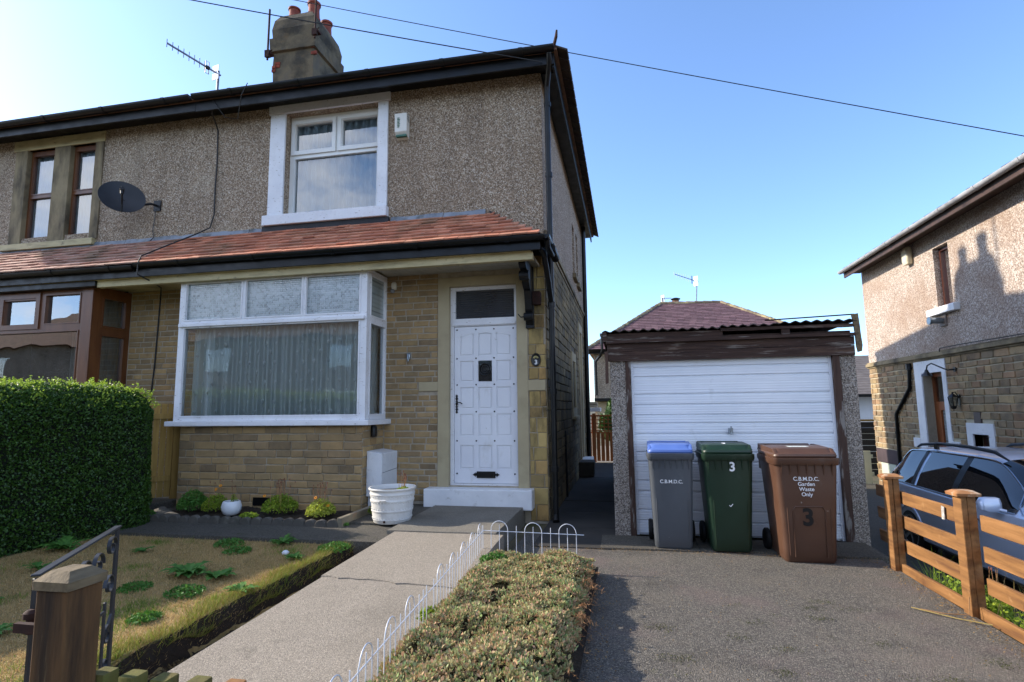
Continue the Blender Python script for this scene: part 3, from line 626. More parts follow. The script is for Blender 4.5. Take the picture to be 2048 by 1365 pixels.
m = MB(); n = 34
for i in range(n):   # tile noses along the side eave and the first courses above them
    y = RE+.02+i*(2*run)/n
    for k in range(min(3, 1+i//2)): m.obox((RR+.03-k*.14, y+.1, RZ+.012+k*.14*RP), (.10, 0, -.048), (0, .112, .006), (.0045, 0, .009))
m.build('eaves_tiles', mat('eaves_tile', ['#2f2622', '#4a3a30'], 6, 6, .85, island=.25, dirt=[('#4a4a38', 3, .5, .7, .4)]), rf)
m = MB()
for a, b in ((B, E2), (C_, E2), (E1, E2), (A, E1)):
    L_ = (b-a).length; k = int(L_/.33); d = (b-a)/k
    for i in range(2 if a is B else 0, k):
        p = a+d*i+V(0, 0, .02); u = (b-a).normalized(); sd = u.cross(V(0, 0, 1)).normalized(); up = sd.cross(u)
        ring = lambda c, r: [c+sd*r*math.cos(math.pi*t/6)+up*(r*math.sin(math.pi*t/6)*.8-.02) for t in range(7)]
        m.loft([ring(p, .085), ring(p+d*1.04, .075)])
m.build('ridge_tiles', mat('orange_ridge_tile', ['#6a4030', '#94604a', '#4f3c32'], 5, 6, .85, (30, .4, .01), island=.2, dirt=[('#3f3d33', 3, .5, .68, .6)]), rf)
m = gutter(gutter(MB(), (-12.3, 6.43, 5.80), (-5.95, 6.43, 5.83), .062), (-5.9, 6.43, 5.83), (-.735, 6.43, 5.815), .062)
m.build('eaves_gutter', black, house, smooth=35)
m = MB().box(-12.3, -5.92, 6.50, 6.53, 5.64, 5.80).box(-5.918, -.74, 6.50, 6.53, 5.63, 5.80).box(-.77, -.74, 6.531, 14.2, 5.60, 5.81)
m.box(-12.3, -.771, 6.531, YW+.0, 5.745, 5.76).box(XR, -.771, YW+.001, 14.2, 5.72, 5.74)
m.build('eaves_fascia', black, house, bevel=.004)
m = MB().tube([(-.745, 6.46, 5.80), (-.70, 6.42, 5.93), (-.69, 6.41, 6.01)], [.022, .02, .012], 8)
m.build('hip_iron', rust, rf)
# --- chimney
def ring4(x0, x1, y0, y1, z): return [V(x0, y0, z), V(x1, y0, z), V(x1, y1, z), V(x0, y1, z)]
def block(mb, levels, sub=5, amp=.02):
    rings = []
    for (x0, x1, y0, y1, z) in levels:
        r = []
        c = ring4(x0, x1, y0, y1, z)
        for k in range(4):
            for t in range(sub):
                p = c[k].lerp(c[(k+1) % 4], t/sub); r.append(p+V(nz(p.x, p.z, 3, p.y)*amp, nz(p.y, p.z, 3, p.x)*amp, nz(p.x, p.y, 4, 9)*amp*.8))
        rings.append(r)
    mb.loft(rings); return mb
lv = [(-7.36, -6.40, 10.2, 11.3, 7.8), (-7.36, -6.40, 10.2, 11.3, 8.5), (-7.37, -6.39, 10.19, 11.3, 8.9), (-7.36, -6.40, 10.2, 11.3, 9.18), (-7.42, -6.34, 10.14, 11.38, 9.2), (-7.43, -6.33, 10.13, 11.39, 9.5), (-7.38, -6.38, 10.17, 11.34, 9.53),
      (-7.40, -6.36, 10.15, 11.33, 9.72), (-7.36, -6.41, 10.19, 11.26, 9.95), (-7.26, -6.50, 10.26, 11.12, 10.10)]
ch = block(MB(), lv, 6, .018).build('chimney_stack', chim, house, smooth=False)
m = MB()
for (x, y, z) in ((-7.37, 10.18, 8.82), (-7.30, 10.18, 8.90), (-7.37, 10.18, 8.74), (-6.43, 10.18, 9.18), (-6.43, 10.18, 9.03), (-7.26, 10.185, 8.83)): MB().box(x-.01, x+random.uniform(.06, .13), y-.005, y+.04, z, z+.06, .006).build('exposed_brick', redbrick, ch)
for (x, y, z, h, r) in ((-7.04, 10.42, 10.06, .30, .12), (-6.58, 10.46, 10.02, .44, .13), (-6.58, 11.0, 9.98, .40, .12), (-7.05, 11.0, 9.98, .30, .12)):
    MB().lathe((x, y, z), [(r*1.12, 0), (r*1.12, .06), (r*1.0, .09), (r*.92, h*.6), (r*.95, h*.84), (r*1.12, h*.86), (r*1.14, h*.97), (r*1.02, h), (r*.8, h), (r*.75, h*.6)], 20, cap=False).build('chimney_pot', potm, ch, smooth=True)
for (x, y, z0, z1) in ((-7.46, 10.12, 9.0, 10.2), (-6.33, 10.12, 9.35, 10.6)):
    m = MB().tube([(x, y, z0), (x+.01, y, z1)], .022, 8); m.box(x-.06, x+.1, y-.02, y+.1, z0+.12, z0+.16).box(x-.04, x+.06, y-.05, y+.02, z0+.05, z0+.2, .01)
    m.tube([(x-.05, y-.03, z0+.1), (x+.09, y+.02, z0+.24)], .012, 6); m.build('aerial_bracket', rust, ch)
# --- door
m = wallmesh(MB(), TY(YW-.018), -2.36, -1.19, .385, 3.05, .14, [(-2.215, -1.325, .385, 2.93)])
m.box(-2.62, -2.361, YW-.020, YW+.01, 1.58, 1.70).box(-1.189, XR-.01, YW-.022, YW+.01, 1.565, 1.695)
m.build('door_surround', beige, house, bevel=.006)
MB().box(-2.48, -1.13, YW-.20, YW+.1, .15, .384).build('doorstep', whitestep, house, bevel=.012)
m = wallmesh(MB(), TY(YW+.045), -2.212, -1.328, .388, 2.928, .07, [(-2.165, -1.352, .42, 2.41), (-2.145, -1.365, 2.51, 2.88)])
m.box(-2.19, -1.345, YW+.03, YW+.06, 2.42, 2.455)
m.build('door_frame', whiteworn, house, bevel=.004)
MB().box(-2.145, -1.365, YW+.075, YW+.085, 2.51, 2.88).build('fanlight', reeded, house)
DX = lambda x: -2.162+(x-145)/367*.808; DZ = lambda y: 2.405-(y-275)/935*1.975
rows = [(312, 455), (485, 612), (645, 775), (805, 938), (990, 1130)]; cols_ = [(178, 262), (288, 370), (395, 482)]
cells = [(DX(a), DX(b), DZ(d), DZ(c)) for c, d in rows for a, b in cols_]
m = wallmesh(MB(), TY(YW+.062), -2.162, -1.355, .425, 2.405, .014, cells); m.box(-2.162, -1.355, YW+.076, YW+.10, .425, 2.405)
for k, (a, b, c, d) in enumerate(cells):
    if k == 4: continue
    m.box(a+.018, b-.018, YW+.066, YW+.0765, c+.018, d-.018)
for k in (0, 1, 2):        # arched heads of the top row
    a, b, c, d = cells[k]; n = 8
    fn = [lambda t: (1-math.cos(math.pi*t))/2, lambda t: .85+.35*math.sin(math.pi*t), lambda t: (1+math.cos(math.pi*t))/2][k]
    m.prism([(a+(b-a)*i/n, YW+.0625, d-.05+.035*fn(i/n)) for i in range(n+1)]+[(b, YW+.0625, d+.001), (a, YW+.0625, d+.001)], (0, .012, 0))
door = m.build('front_door', mat('door_white_paint', ['#d6d7dc', '#e2e3e6'], 2, 4, .4, dirt=[('#aaa598', 3, .6, .75, .5, (1, 1, .6)), ('#8c8678', 15, .68, .74, .5)]), house, bevel=.004)
st = MB().loft([[V(r*math.cos(t*math.pi/4), -e, r*math.sin(t*math.pi/4)) for t in range(8)] for r, e in ((.011, 0), (.009, .005), (.004, .009))]).build('door_stud', blackiron, None, origin=(0, 0, 0))
st.parent = door; dl = wloc(door)
for k, (x, y) in enumerate([(x, y) for x in (160, 275, 383, 498) for y in (293, 470, 630, 792, 965, 1157)]):
    q = st if k == 0 else st.copy()
    if k: COL.objects.link(q)
    q.location = V(DX(x), YW+.0615, DZ(y))-dl
a, b, c, d = cells[4]
m = MB().box(a+.004, b-.004, YW+.066, YW+.0775, c+.004, d-.004); kw = m.build('knocker_pane', mat('dark_pane', [(.01, .01, .012)], 3, 3, .08, spec=.8), door)
m = MB(); cx_, cz_ = (a+b)/2, (c+d)/2+.02
for rr_, t_ in ((.072, .010), (.045, .012), (.022, .014)): m.tube([(cx_+rr_*math.cos(t*math.pi/12), YW+.058, cz_+rr_*math.sin(t*math.pi/12)) for t in range(24)], t_, 8, closed=True)
m.lathe((cx_, YW+.052, cz_), [(.014, -.014), (.014, .014)], 10)
m.build('door_knocker', blackiron, door, smooth=True)
lx0, lx1, lz0, lz1 = DX(278), DX(386), DZ(1181), DZ(1143)
m = MB().box(lx0, lx1, YW+.045, YW+.0625, lz0, lz1).box(lx0+.02, lx1-.02, YW+.038, YW+.046, lz0+.012, lz1-.014)
for s_, x in ((-1, lx0), (1, lx1)):
    zc = (lz0+lz1)/2; m.prism([(x, YW+.05, zc+.012), (x+s_*.02, YW+.05, zc+.012), (x+s_*.015, YW+.05, zc+.03), (x+s_*.034, YW+.05, zc+.012), (x+s_*.055, YW+.05, zc), (x+s_*.034, YW+.05, zc-.012), (x+s_*.015, YW+.05, zc-.03), (x+s_*.02, YW+.05, zc-.012), (x, YW+.05, zc-.012)][::s_], (0, .012, 0))
m.build('letter_box', blackiron, door, bevel=.002)
hx, hz = DX(159), DZ(745); m = MB()
for k in range(-3, 4): m.lathe((hx, YW+.055, hz+k*.034), [(.006, -.017), (.017 if k % 2 else .021, 0), (.006, .017)], 10, 1, .5)
m.box(hx-.009, hx+.009, YW+.052, YW+.063, hz-.1, hz+.1)
m.tube([(hx, YW+.05, hz+.01), (hx, YW+.02, hz+.01), (hx+.03, YW+.012, hz+.02), (hx+.06, YW+.012, hz+.018), (hx+.085, YW+.016, hz)], .007, 8)
m.build('door_handle', blackiron, door, smooth=True)
# --- downpipes
m = MB().tube([(-.80, 6.46, 5.76), (-.80, 6.50, 5.66), (-.87, 6.76, 5.50), (-.875, 6.77, 5.3), (-.87, 6.78, .06)], .036, 12)
for z in (5.25, 4.3, 3.35, 2.62, 1.55, .62): m.tube([(-.871, 6.778, z-.03), (-.871, 6.778, z+.03)], .046, 12)
m.tube([(-.871, 6.778, .08), (-.86, 6.72, .02)], .04, 12)
m.tube([(-.82, 6.10, 3.24), (-.82, 6.14, 3.17), (-.80, 6.36, 3.13)], .034, 10).tube([(-.95, 6.24, 3.23), (-.90, 6.26, 3.17), (-.885, 6.34, 3.1), (-.87, 6.55, 2.84), (-.87, 6.74, 2.66)], .033, 10)
m.tube([(-.80, 6.30, 3.21), (-.79, 6.44, 3.17), (-.78, 6.56, 3.14)], .05, 10)
m.build('downpipe', black, house, smooth=50)
# --- side-wall openings
m = wallmesh(MB(), TX(XR+.03), 10.0, 10.78, 1.2, 2.36, .12, [(10.15, 10.62, 1.35, 2.2)]); m.box(XR, XR+.08, 9.95, 10.82, 1.14, 1.199)
m.build('side_window_surround', beige, house, bevel=.006)
window(house, TX(XR), 10.15, 10.62, 1.35, 2.2, [(10.2, 10.57, 1.42, 2.13)], whitepv, glassd, .1, name='side_window')
m = wallmesh(MB(), TX(XR+.035), 11.58, 12.42, .3, 3.12, .12, [(11.75, 12.25, .3, 2.95)]); m.build('side_door_surround', beige, house, bevel=.006)
MB().box(XR-.2, XR+.22, 11.55, 12.45, 0, .29).build('side_doorstep', whitestep, house, bevel=.01)
MB().box(XR-.14, XR-.1, 11.75, 12.25, .3, 2.95).build('side_door', whitepv, house)
for (a, b, c, d) in ((10.9, 11.35, 4.0, 5.05), (11.75, 12.2, 4.0, 5.1)):
    window(house, TX(XR), a, b, c, d, [(a+.05, b-.05, c+.05, d-.05)], brownpv, glassd, .1, name='side_window')
    MB().box(XR, XR+.07, a-.06, b+.06, c-.09, c-.001).build('side_window_sill', oldstone, house)
m = MB().tube([(XR+.07, 13.2, 5.7), (XR+.07, 13.2, 0)], .05, 10); m.build('soil_pipe', black, house, smooth=True)

# ================================================================ curtains
def curtain(name, T, u0, u1, z0, z1, mt, label, fold=.018, wl=.11, motifs=0, cat='curtain', dens=260, group=None):
    m = MB(); n = int((u1-u0)*dens/2)+2; ph = random.random()*9
    fx = lambda u: fold*math.sin(u*2*math.pi/wl+1.3*math.sin(u*5+ph))+fold*.5*math.sin(u*2*math.pi/(wl*.37)+ph)
    us = np.linspace(u0, u1, n)
    for i in range(n-1):
        a, b = us[i], us[i+1]; m.face([T(a, fx(a), z0), T(b, fx(b), z0), T(b, fx(b)*.8, z1), T(a, fx(a)*.8, z1)])
    m.mi = 1
    if motifs:
        r = 0; z = z0+.08
        while z < z1-.1:
            u = u0+.06+(r % 2)*motifs/2
            while u < u1-.06:
                uu = u+random.uniform(-.012, .012); zz = z+random.uniform(-.01, .01); s_ = .034
                for (dx, sh) in ((-.6, .75), (0, 1.0), (.6, .75)):
                    pts = [(0, -.9), (dx*.5+.35, -.1), (dx+.05, sh), (dx*.5-.35, -.1)]
                    m.face([T(uu+s_*px_*.8, fx(uu)-.006, zz+s_*pz_*1.1) for px_, pz_ in pts])
                u += motifs
            z += .125; r += 1
    o = m.build(name, [mt, netwhite]); o.data.polygons.foreach_set('use_smooth', [True]*len(o.data.polygons))
    return tag(o, label, cat, group)
curtain('net_curtain', TY(6.40), -5.62, -3.2, 1.27, 2.5, netsheer, 'leaf patterned sheer net hanging across the big lower pane of the white bay', .032, .115, .18)
curtain('net_curtain', TX(-3.22), 6.42, 6.9, 1.27, 3.05, net, 'plain grey net in the narrow side light of the white bay', .012, .09)
curtain('net_curtain', TY(7.045), -4.9, -3.0, 3.95, 5.79, net, 'white gathered net in the white framed bedroom window upstairs', .03, .13)
curtain('net_curtain', TY(6.975), -9.30, -7.98, 4.05, 5.6, net, 'white net behind the paired stone framed windows upstairs', .012, .12)
curtain('vertical_blind', TX(-7.26), 6.42, 6.95, 1.1, 3.0, greycurt, 'grey vertical blind in the side light of the brown bay window', .012, .09, cat='blind')
curtain('vertical_blind', TY(6.7), -8.0, -7.3, 1.1, 3.0, greycurt, 'dim grey hanging blind at the right end of the brown bay window front', .015, .09, cat='blind')
# ================================================================ GARAGE
GY = 6.2
gar = empty('garage', (1.05, 8.8, 0), 'single garage of pebble-faced concrete with white up-and-over door and rotting brown beams', 'garage')
m = MB().box(-.165, .0, GY, GY+.10, -.05, 1.885).box(2.135, 2.28, GY, GY+.10, -.05, 1.885)
for k in range(6): m.box(-.165, -.10, GY+.102+k*.8, GY+.898+k*.8, -.05, 2.08).box(2.21, 2.28, GY+.102+k*.8, GY+.898+k*.8, -.05, 2.08)
m.box(-.1, 2.21, 10.95, 11.0, -.05, 2.08)
m.build('concrete_panels', gdash, gar, bevel=.006)
MB().box(.0, .055, GY-.012, GY+.09, .0, 1.885, .004).build('door_jamb', jambw, gar, bevel=.004)
MB().box(2.065, 2.135, GY-.015, GY+.09, .0, 1.885, .006).build('door_jamb', jambw, gar, bevel=.004)
def plank(mb, x0, x1, y0, y1, z0, z1, n=24, a=.004):
    rings = []
    for i in range(n+1):
        x = x0+(x1-x0)*i/n; j = lambda k: nz(x*2.3, k*3.1+z0*9, 1)*a+random.uniform(-a, a)*.35
        rings.append([V(x, y0+j(1), z0+j(2)), V(x, y1, z0+j(2)), V(x, y1, z1+j(3)), V(x, y0+j(4), z1+j(3))])
    mb.loft(rings); return mb
plank(MB(), -.185, 2.27, GY-.035, GY-.001, 1.845, 1.945).build('fascia_board', beamw, gar)
plank(MB(), -.19, 2.275, GY-.028, GY-.001, 1.95, 2.035).build('fascia_board', beamw, gar)
plank(MB(), -.20, 2.28, GY-.065, GY+.0, 2.038, 2.068).build('fascia_board', beamw, gar)
m = plank(MB(), -.20, 1.02, GY-.02, GY+.01, 2.072, 2.15); plank(m, 1.60, 1.68, GY-.02, GY+.01, 2.07, 2.14, 3)
plank(m, 1.0, 2.28, GY-.035, GY+.01, 2.135, 2.165, 24, .006)
m.build('fascia_board', beamw, gar)
MB().box(-.15, 2.26, GY+.02, GY+.10, 1.89, 2.10).build('lintel_beam', beamw, gar)
m = MB()   # corrugated roof sheets
nx, ny = 200, 6; x0, x1, y0, y1 = -.24, 2.30, GY-.06, 11.15
for sgn in (0, 1):
    base = len(m.v)
    for j in range(ny+1):
        for i in range(nx+1):
            x = x0+(x1-x0)*i/nx; y = y0+(y1-y0)*j/ny; z = 2.178+.010*math.cos(x*2*math.pi/.0762*.75)+.006*nz(x, y, 2)+(.012 if x > 1.0 else 0)+(.012 if x > 1.55 else 0)-(.008 if sgn else 0)+.035*(y-y0)/(y1-y0)
            m.v.append((x, y+(.01*nz(x, 4, 7) if j == 0 else 0), z))
    for j in range(ny):
        for i in range(nx):
            a = base+j*(nx+1)+i; f_ = (a, a+1, a+nx+2, a+nx+1); m.f.append(f_ if not sgn else f_[::-1]); m.m.append(0)
off = (nx+1)*(ny+1)
for i in range(nx): m.f.append((i, off+i, off+i+1, i+1)); m.m.append(0)
m.build('corrugated_roof', asb, gar, smooth=True)
MB().beam((1.45, GY+.0, 2.235), (2.30, GY+.0, 2.262), .02, .012).build('roof_flashing', beamw, gar)
m = MB().loft([[V(x+.0, GY-.05, z), V(x+.0, GY-.02, z), V(x+w_, GY-.02, z+.01), V(x+w_, GY-.05, z+.01)] for (x, w_, z) in ((2.295, .035, 1.87), (2.285, .055, 1.93), (2.282, .05, 2.05), (2.278, .052, 2.12), (2.27, .055, 2.2), (2.262, .06, 2.255))])
m.build('barge_board', capw, gar, bevel=.003)
m = MB().loft([[V(x, GY-.045, z), V(x, GY-.02, z), V(x+w_, GY-.02, z+.01), V(x+w_, GY-.045, z+.01)] for (x, w_, z) in ((-.215, .03, 1.60), (-.218, .035, 1.7), (-.214, .03, 1.85), (-.22, .045, 1.95))])
m.build('barge_board', jambw, gar, bevel=.003)
MB().box(-.235, -.19, GY-.06, 11.0, 2.06, 2.165, .003).build('barge_board', beamw, gar, bevel=.004)
# the white door: ribs and grooves
zs = [.02, .16, .27, .46, .57, .77, .87, 1.06, 1.17, 1.26, 1.37, 1.48, 1.67, 1.77, 1.85]
m = MB()
for i in range(len(zs)-1):
    a, b = zs[i]+.005, zs[i+1]-.005
    m.loft([[V(x, GY+.05, a), V(x, GY+.034, a+.006), V(x, GY+.034, b-.006), V(x, GY+.05, b)] for x in (.085, 2.035)])
    if b-a > .12:
        for q in range(1, 4): zz = a+(b-a)*q/4; m.box(.09, 2.03, GY+.0325, GY+.0342, zz-.002, zz+.002)
m.box(.056, .084, GY+.028, GY+.06, .012, 1.88).box(2.036, 2.064, GY+.028, GY+.06, .012, 1.88).box(.085, 2.035, GY+.03, GY+.06, 1.851, 1.88)
m.box(.085, 2.035, GY+.0505, GY+.07, .012, 1.88)
gd = m.build('up_and_over_door', gdoor, gar, bevel=.002, seg=1)
m = MB().box(1.03, 1.075, GY+.018, GY+.033, 1.06, 1.12).tube([(1.05, GY+.02, 1.09), (1.05, GY-.02, 1.09), (1.05, GY-.02, 1.14)], .008, 8).lathe((1.05, GY+.01, 1.09), [(.018, -.03), (.018, .03)], 12)
m.build('door_handle', zinc, gd, bevel=.002)

# ================================================================ WHEELIE BINS
txtw = mat('white_print', [(.8, .8, .8)], 40, 3, .6, dirt=[('#555a58', 60, .62, .66, .6)])
def plastic(name, a, b, **k): return mat(name, [a, b], 2, 4, .42, (60, .1, .001), coord='obj', spec=.45, roughvar=.08, dirt=[('#8b8d86', 4, .6, .8, .22, (1, 1, .5)), ('#d0d0c8', 28, .70, .74, .3)], **k)
greyp = plastic('grey_plastic', '#43474c', '#4f5358'); greenp = plastic('green_plastic', '#12271a', '#193322'); brownp = plastic('brown_plastic', '#4b3327', '#583e2f')
bluep = plastic('blue_lid_plastic', '#4a66a8', '#5a76b8'); rubber = mat('black_rubber', ['#0d0d0e', '#161617'], 8, 4, .7)
def wheelie_bin(name, label, wt, wb, dt, db, h, body, lidm, raised=True):
    t = empty(name, (0, 0, 0), label, 'wheelie bin', 'wheelie bins in front of the garage door')
    hz_ = h*.86
    rings = []
    for k in range(9):
        s_ = k/8; w_ = wb+(wt*.93-wb)*s_; d = db+(dt*.93-db)*s_
        rings.append(rrect(w_, d, .045, 0, d/2+.0-(.035*s_), .02+(hz_-.02)*s_))
    m = MB().loft([rrect(wb*.94, db*.94, .04, 0, db/2, 0)]+rings)
    m.loft([rrect(wt*.97, dt*.95, .04, 0, dt*.95/2-.045, hz_-.01), rrect(wt, dt, .045, 0, dt/2-.055, hz_+.01), rrect(wt, dt, .045, 0, dt/2-.055, hz_+.05), rrect(wt*.96, dt*.96, .04, 0, dt/2-.05, hz_+.052)])
    for s_ in (-1, 1): m.box(s_*wt*.40-.012, s_*wt*.40+.012, dt-.10, dt+.03, hz_-.10, hz_+.075)
    m.prism([(-wb*.44, db-.01, .08), (-wb*.44, db+.05, .08), (-wb*.44, db+.03, .30), (-wb*.44, db+.0, .34)], (wb*.88, 0, 0))
    for q in range(-3, 4):
        xx = q*wt*.125; m.prism([(xx-.004, -.030, hz_-.10), (xx-.004, -.056, hz_+.005), (xx-.004, -.03, hz_+.005)], (.008, 0, 0))
    m.tube([(-wb*.40, -.002, .06), (-wb*.42, -.02, hz_*.55)], .004, 5).tube([(wb*.40, -.002, .06), (wb*.42, -.02, hz_*.55)], .004, 5)
    b = m.build('body', body, t, smooth=35)
    m = MB(); z0 = hz_+.055
    m.loft([rrect(wt*.94, dt*.97, .04, 0, dt/2-.04, z0-.002), rrect(wt*.955, dt*.985, .045, 0, dt/2-.045, z0+.012), rrect(wt*.94, dt*.97, .05, 0, dt/2-.045, z0+.03), rrect(wt*.90, dt*.86, .05, 0, dt/2-.035, z0+.045),
            rrect(wt*.86, dt*.78, .06, 0, dt/2-.03, z0+.075), rrect(wt*.74, dt*.6, .06, 0, dt/2-.03, z0+.082)])
    for s_ in (-1, 1):     # side ramps running to the hinge
        m.loft([rrect(.035, .03, .01, s_*wt*.43, -.01, z0+.03), rrect(.03, .04, .01, s_*wt*.43, .06, z0+.07)])
        m.prism([(s_*wt*.43-.017, .0, z0+.03), (s_*wt*.43-.017, .05, z0+.072), (s_*wt*.43-.017, dt-.08, z0+.085), (s_*wt*.43-.017, dt-.03, z0+.03)], (.034, 0, 0))
    m.tube([(-wt*.42, dt-.02, z0+.05), (-wt*.42, dt+.02, z0+.07), (wt*.42, dt+.02, z0+.07), (wt*.42, dt-.02, z0+.05)], .014, 8)
    l = m.build('lid', lidm, t, smooth=35)
    for s_ in (-1, 1):
        c = V(s_*(wb/2+.028), db+.01, .10); prof = [(.03, -.022), (.088, -.022), (.10, -.012), (.10, .012), (.088, .022), (.03, .022)]
        m = MB().loft([[c+V(z_, r*math.cos(2*math.pi*q/24), r*math.sin(2*math.pi*q/24)) for q in range(24)] for r, z_ in prof])
        m.build('wheel', rubber, t, smooth=35)
    MB().tube([(-wb/2-.02, db+.01, .10), (wb/2+.02, db+.01, .10)], .012, 8).build('axle', zinc, t)
    t['_h'] = hz_; return t, b, l
def front_y(t_h, wt, wb, dt, z, hz_): s_ = (z-.02)/(hz_-.02); return -.035*s_
b1, bb, bl = wheelie_bin('wheelie_bin', 'slim grey wheelie bin with a blue lid at the left of the garage door', .44, .345, .48, .36, .97, greyp, bluep)
hh = .97*.86
text('printed_letters', 'C.B.M.D.C.', .046, txtw, bb, (.0, front_y(0, 0, 0, 0, .63, hh)-.004, .62), bold=.0004)
b1.location = (.39, 5.64, .02); b1.rotation_euler.z = R(-1)
b2, bb, bl = wheelie_bin('wheelie_bin', 'dark green wheelie bin with a white painted 3, between the grey and brown bins', .47, .35, .50, .38, .97, greenp, greenp)
text('painted_number', '3', .115, txtw, bb, (.03, front_y(0, 0, 0, 0, .75, hh)-.004, .765), bold=.003)
text('painted_number', '3', .09, txtw, bl, (-.01, .10, hh+.055+.081), rx=R(10), bold=.003)
m = MB().beam((-.012, -.026, .42), (.0, -.026, .408), .004, .006).beam((.0, -.026, .408), (.02, -.026, .432), .004, .006); m.build('scuff_mark', txtw, bb)
b2.location = (.905, 5.60, .02); b2.rotation_euler.z = R(1)
b3, bb, bl = wheelie_bin('wheelie_bin', 'large brown garden waste bin with a sticker on its lid, nearest the fence', .55, .42, .58, .44, .975, brownp, brownp)
hh = .975*.86
text('printed_letters', 'C.B.M.D.C.\nGarden\nWaste\nOnly', .046, txtw, bb, (-.01, front_y(0, 0, 0, 0, .66, hh)-.004, .645), bold=.0004)
text('painted_number', '3', .20, mat('black_paint_number', ['#141210'], 9, 3, .7), bb, (-.01, front_y(0, 0, 0, 0, .38, hh)-.004, .38), bold=.006)
m = MB().tube([(-.13, -.009, .05), (-.13, -.020, .44), (-.11, -.022, .475), (.11, -.022, .475), (.13, -.020, .44), (.13, -.009, .05)], .005, 6); m.build('moulded_panel', brownp, bb)
MB().loft([rrect(.17, .10, .01, .0, .17, hh+.1372), rrect(.17, .10, .01, .0, .17, hh+.1382)]).build('sticker', mat('pale_sticker', ['#8fb5a0', '#dfe9e4', '#e8efec'], 30, 3, .5, coord='obj'), bl)
b3.location = (1.51, 5.39, .0); b3.rotation_euler.z = R(2)

# ================================================================ RANCH FENCE BY THE DRIVE
fen = empty('ranch_fence', (2.16, 4.2, 0), 'brown three rail wooden fence with square capped posts between the drives', 'fence')
posts = [(2.13, 5.30), (2.15, 4.30), (2.17, 3.25), (2.19, 2.2), (2.2, 1.1)]
for i, (x, y) in enumerate(posts):
    h = .745 if i else .735
    m = MB().box(x-.038, x+.0, y-.05, y+.05, -.1, h, .002).box(x+.001, x+.05, y-.048, y+.048, -.1, h, .002)
    p = m.build('post', fencew, fen, bevel=.005)
    MB().loft([rrect(.145, .135, .008, x+.005, y, h), rrect(.15, .14, .01, x+.005, y, h+.018), rrect(.10, .09, .02, x+.005, y, h+.034)]).build('post_cap', mat('worn_cap_wood', ['#7d4f2c', '#a5754a'], 8, 6, .8, (30, .5, .004), dirt=[('#b8a890', 12, .52, .64, .8)]), p)
for i in range(4):
    (xa, ya), (xb, yb) = posts[i], posts[i+1]
    for z in (.19, .385, .58):
        q = MB(); n = 6
        for s_ in (0,):
            q.loft([[V(xa+.056+(xb-xa)*t/n+.0, ya-.06+(yb-ya+.12)*t/n, z-.05+.004*nz(t, z, 3)), V(xa+.078+(xb-xa)*t/n, ya-.06+(yb-ya+.12)*t/n, z-.05), V(xa+.078+(xb-xa)*t/n, ya-.06+(yb-ya+.12)*t/n, z+.05), V(xa+.056+(xb-xa)*t/n, ya-.06+(yb-ya+.12)*t/n, z+.05+.004*nz(t, z, 5))] for t in range(n+1)])
        q.build('rail', fencew, fen, bevel=.003, seg=1)
for z in (.19, .385, .58): MB().box(2.19, 2.212, 5.24, 5.75, z-.05, z+.05, .003).build('rail', fencew, fen, bevel=.003, seg=1)
m = MB().beam((2.155, 5.32, .02), (2.225, .5, .02), .028, .075); m.build('gravel_board', fencew, fen, bevel=.004)
MB().loft([[V(2.19, 4.62, .53), V(2.192, 4.66, .525), V(2.192, 4.655, .62), V(2.19, 4.615, .615)], [V(2.184, 4.62, .53), V(2.186, 4.66, .525), V(2.186, 4.655, .62), V(2.184, 4.615, .615)]]).build('torn_notice', mat('weathered_paper', ['#c9c6c0', '#8f8a84', '#d8d6d2'], 40, 4, .8), fen)
tag(MB().tube([(1.84, 4.30, .012), (1.95, 4.24, .010), (2.08, 4.22, .015), (2.10, 4.24, .12)], .0035, 6).build('twig', beddry), 'thin dry twig lying on the tarmac at the foot of the fence post', 'twig')
tag(MB().tube([(1.80, 4.33, .010), (1.98, 4.16, .010), (2.12, 4.06, .015)], .0035, 6).build('cane', grassdry), 'pale dry grass stalk lying on the tarmac beside the fence', 'stalk')

# ================================================================ ESTATE CAR (local: x across, y from tail 0 to nose, z up)
def catmull(P, sub):
    P = np.asarray(P, float); n = len(P); out = []
    for i in range(n-1):
        p0, p1, p2, p3 = P[max(i-1, 0)], P[i], P[i+1], P[min(i+2, n-1)]
        for s_ in range(sub):
            t = s_/sub; out.append(.5*((2*p1)+(-p0+p2)*t+(2*p0-5*p1+4*p2-p3)*t*t+(-p0+3*p1-3*p2+p3)*t**3))
    out.append(P[-1]); return np.array(out)
carpaint = mat('silver_blue_car_paint', ['#b4c2da', '#bdcae0'], 2, 3, .3, metal=.25, coat=.8, coord='obj')
ch_ = mat('satin_chrome', ['#b8bcc4'], 3, 3, .18, metal=1, coord='obj'); blackp = mat('black_trim', ['#101113', '#191a1c'], 9, 3, .45, coord='obj')
car = empty('estate_car', (0, 0, 0), 'silver-blue estate car with black roof rails parked nose out behind the ranch fence', 'car')
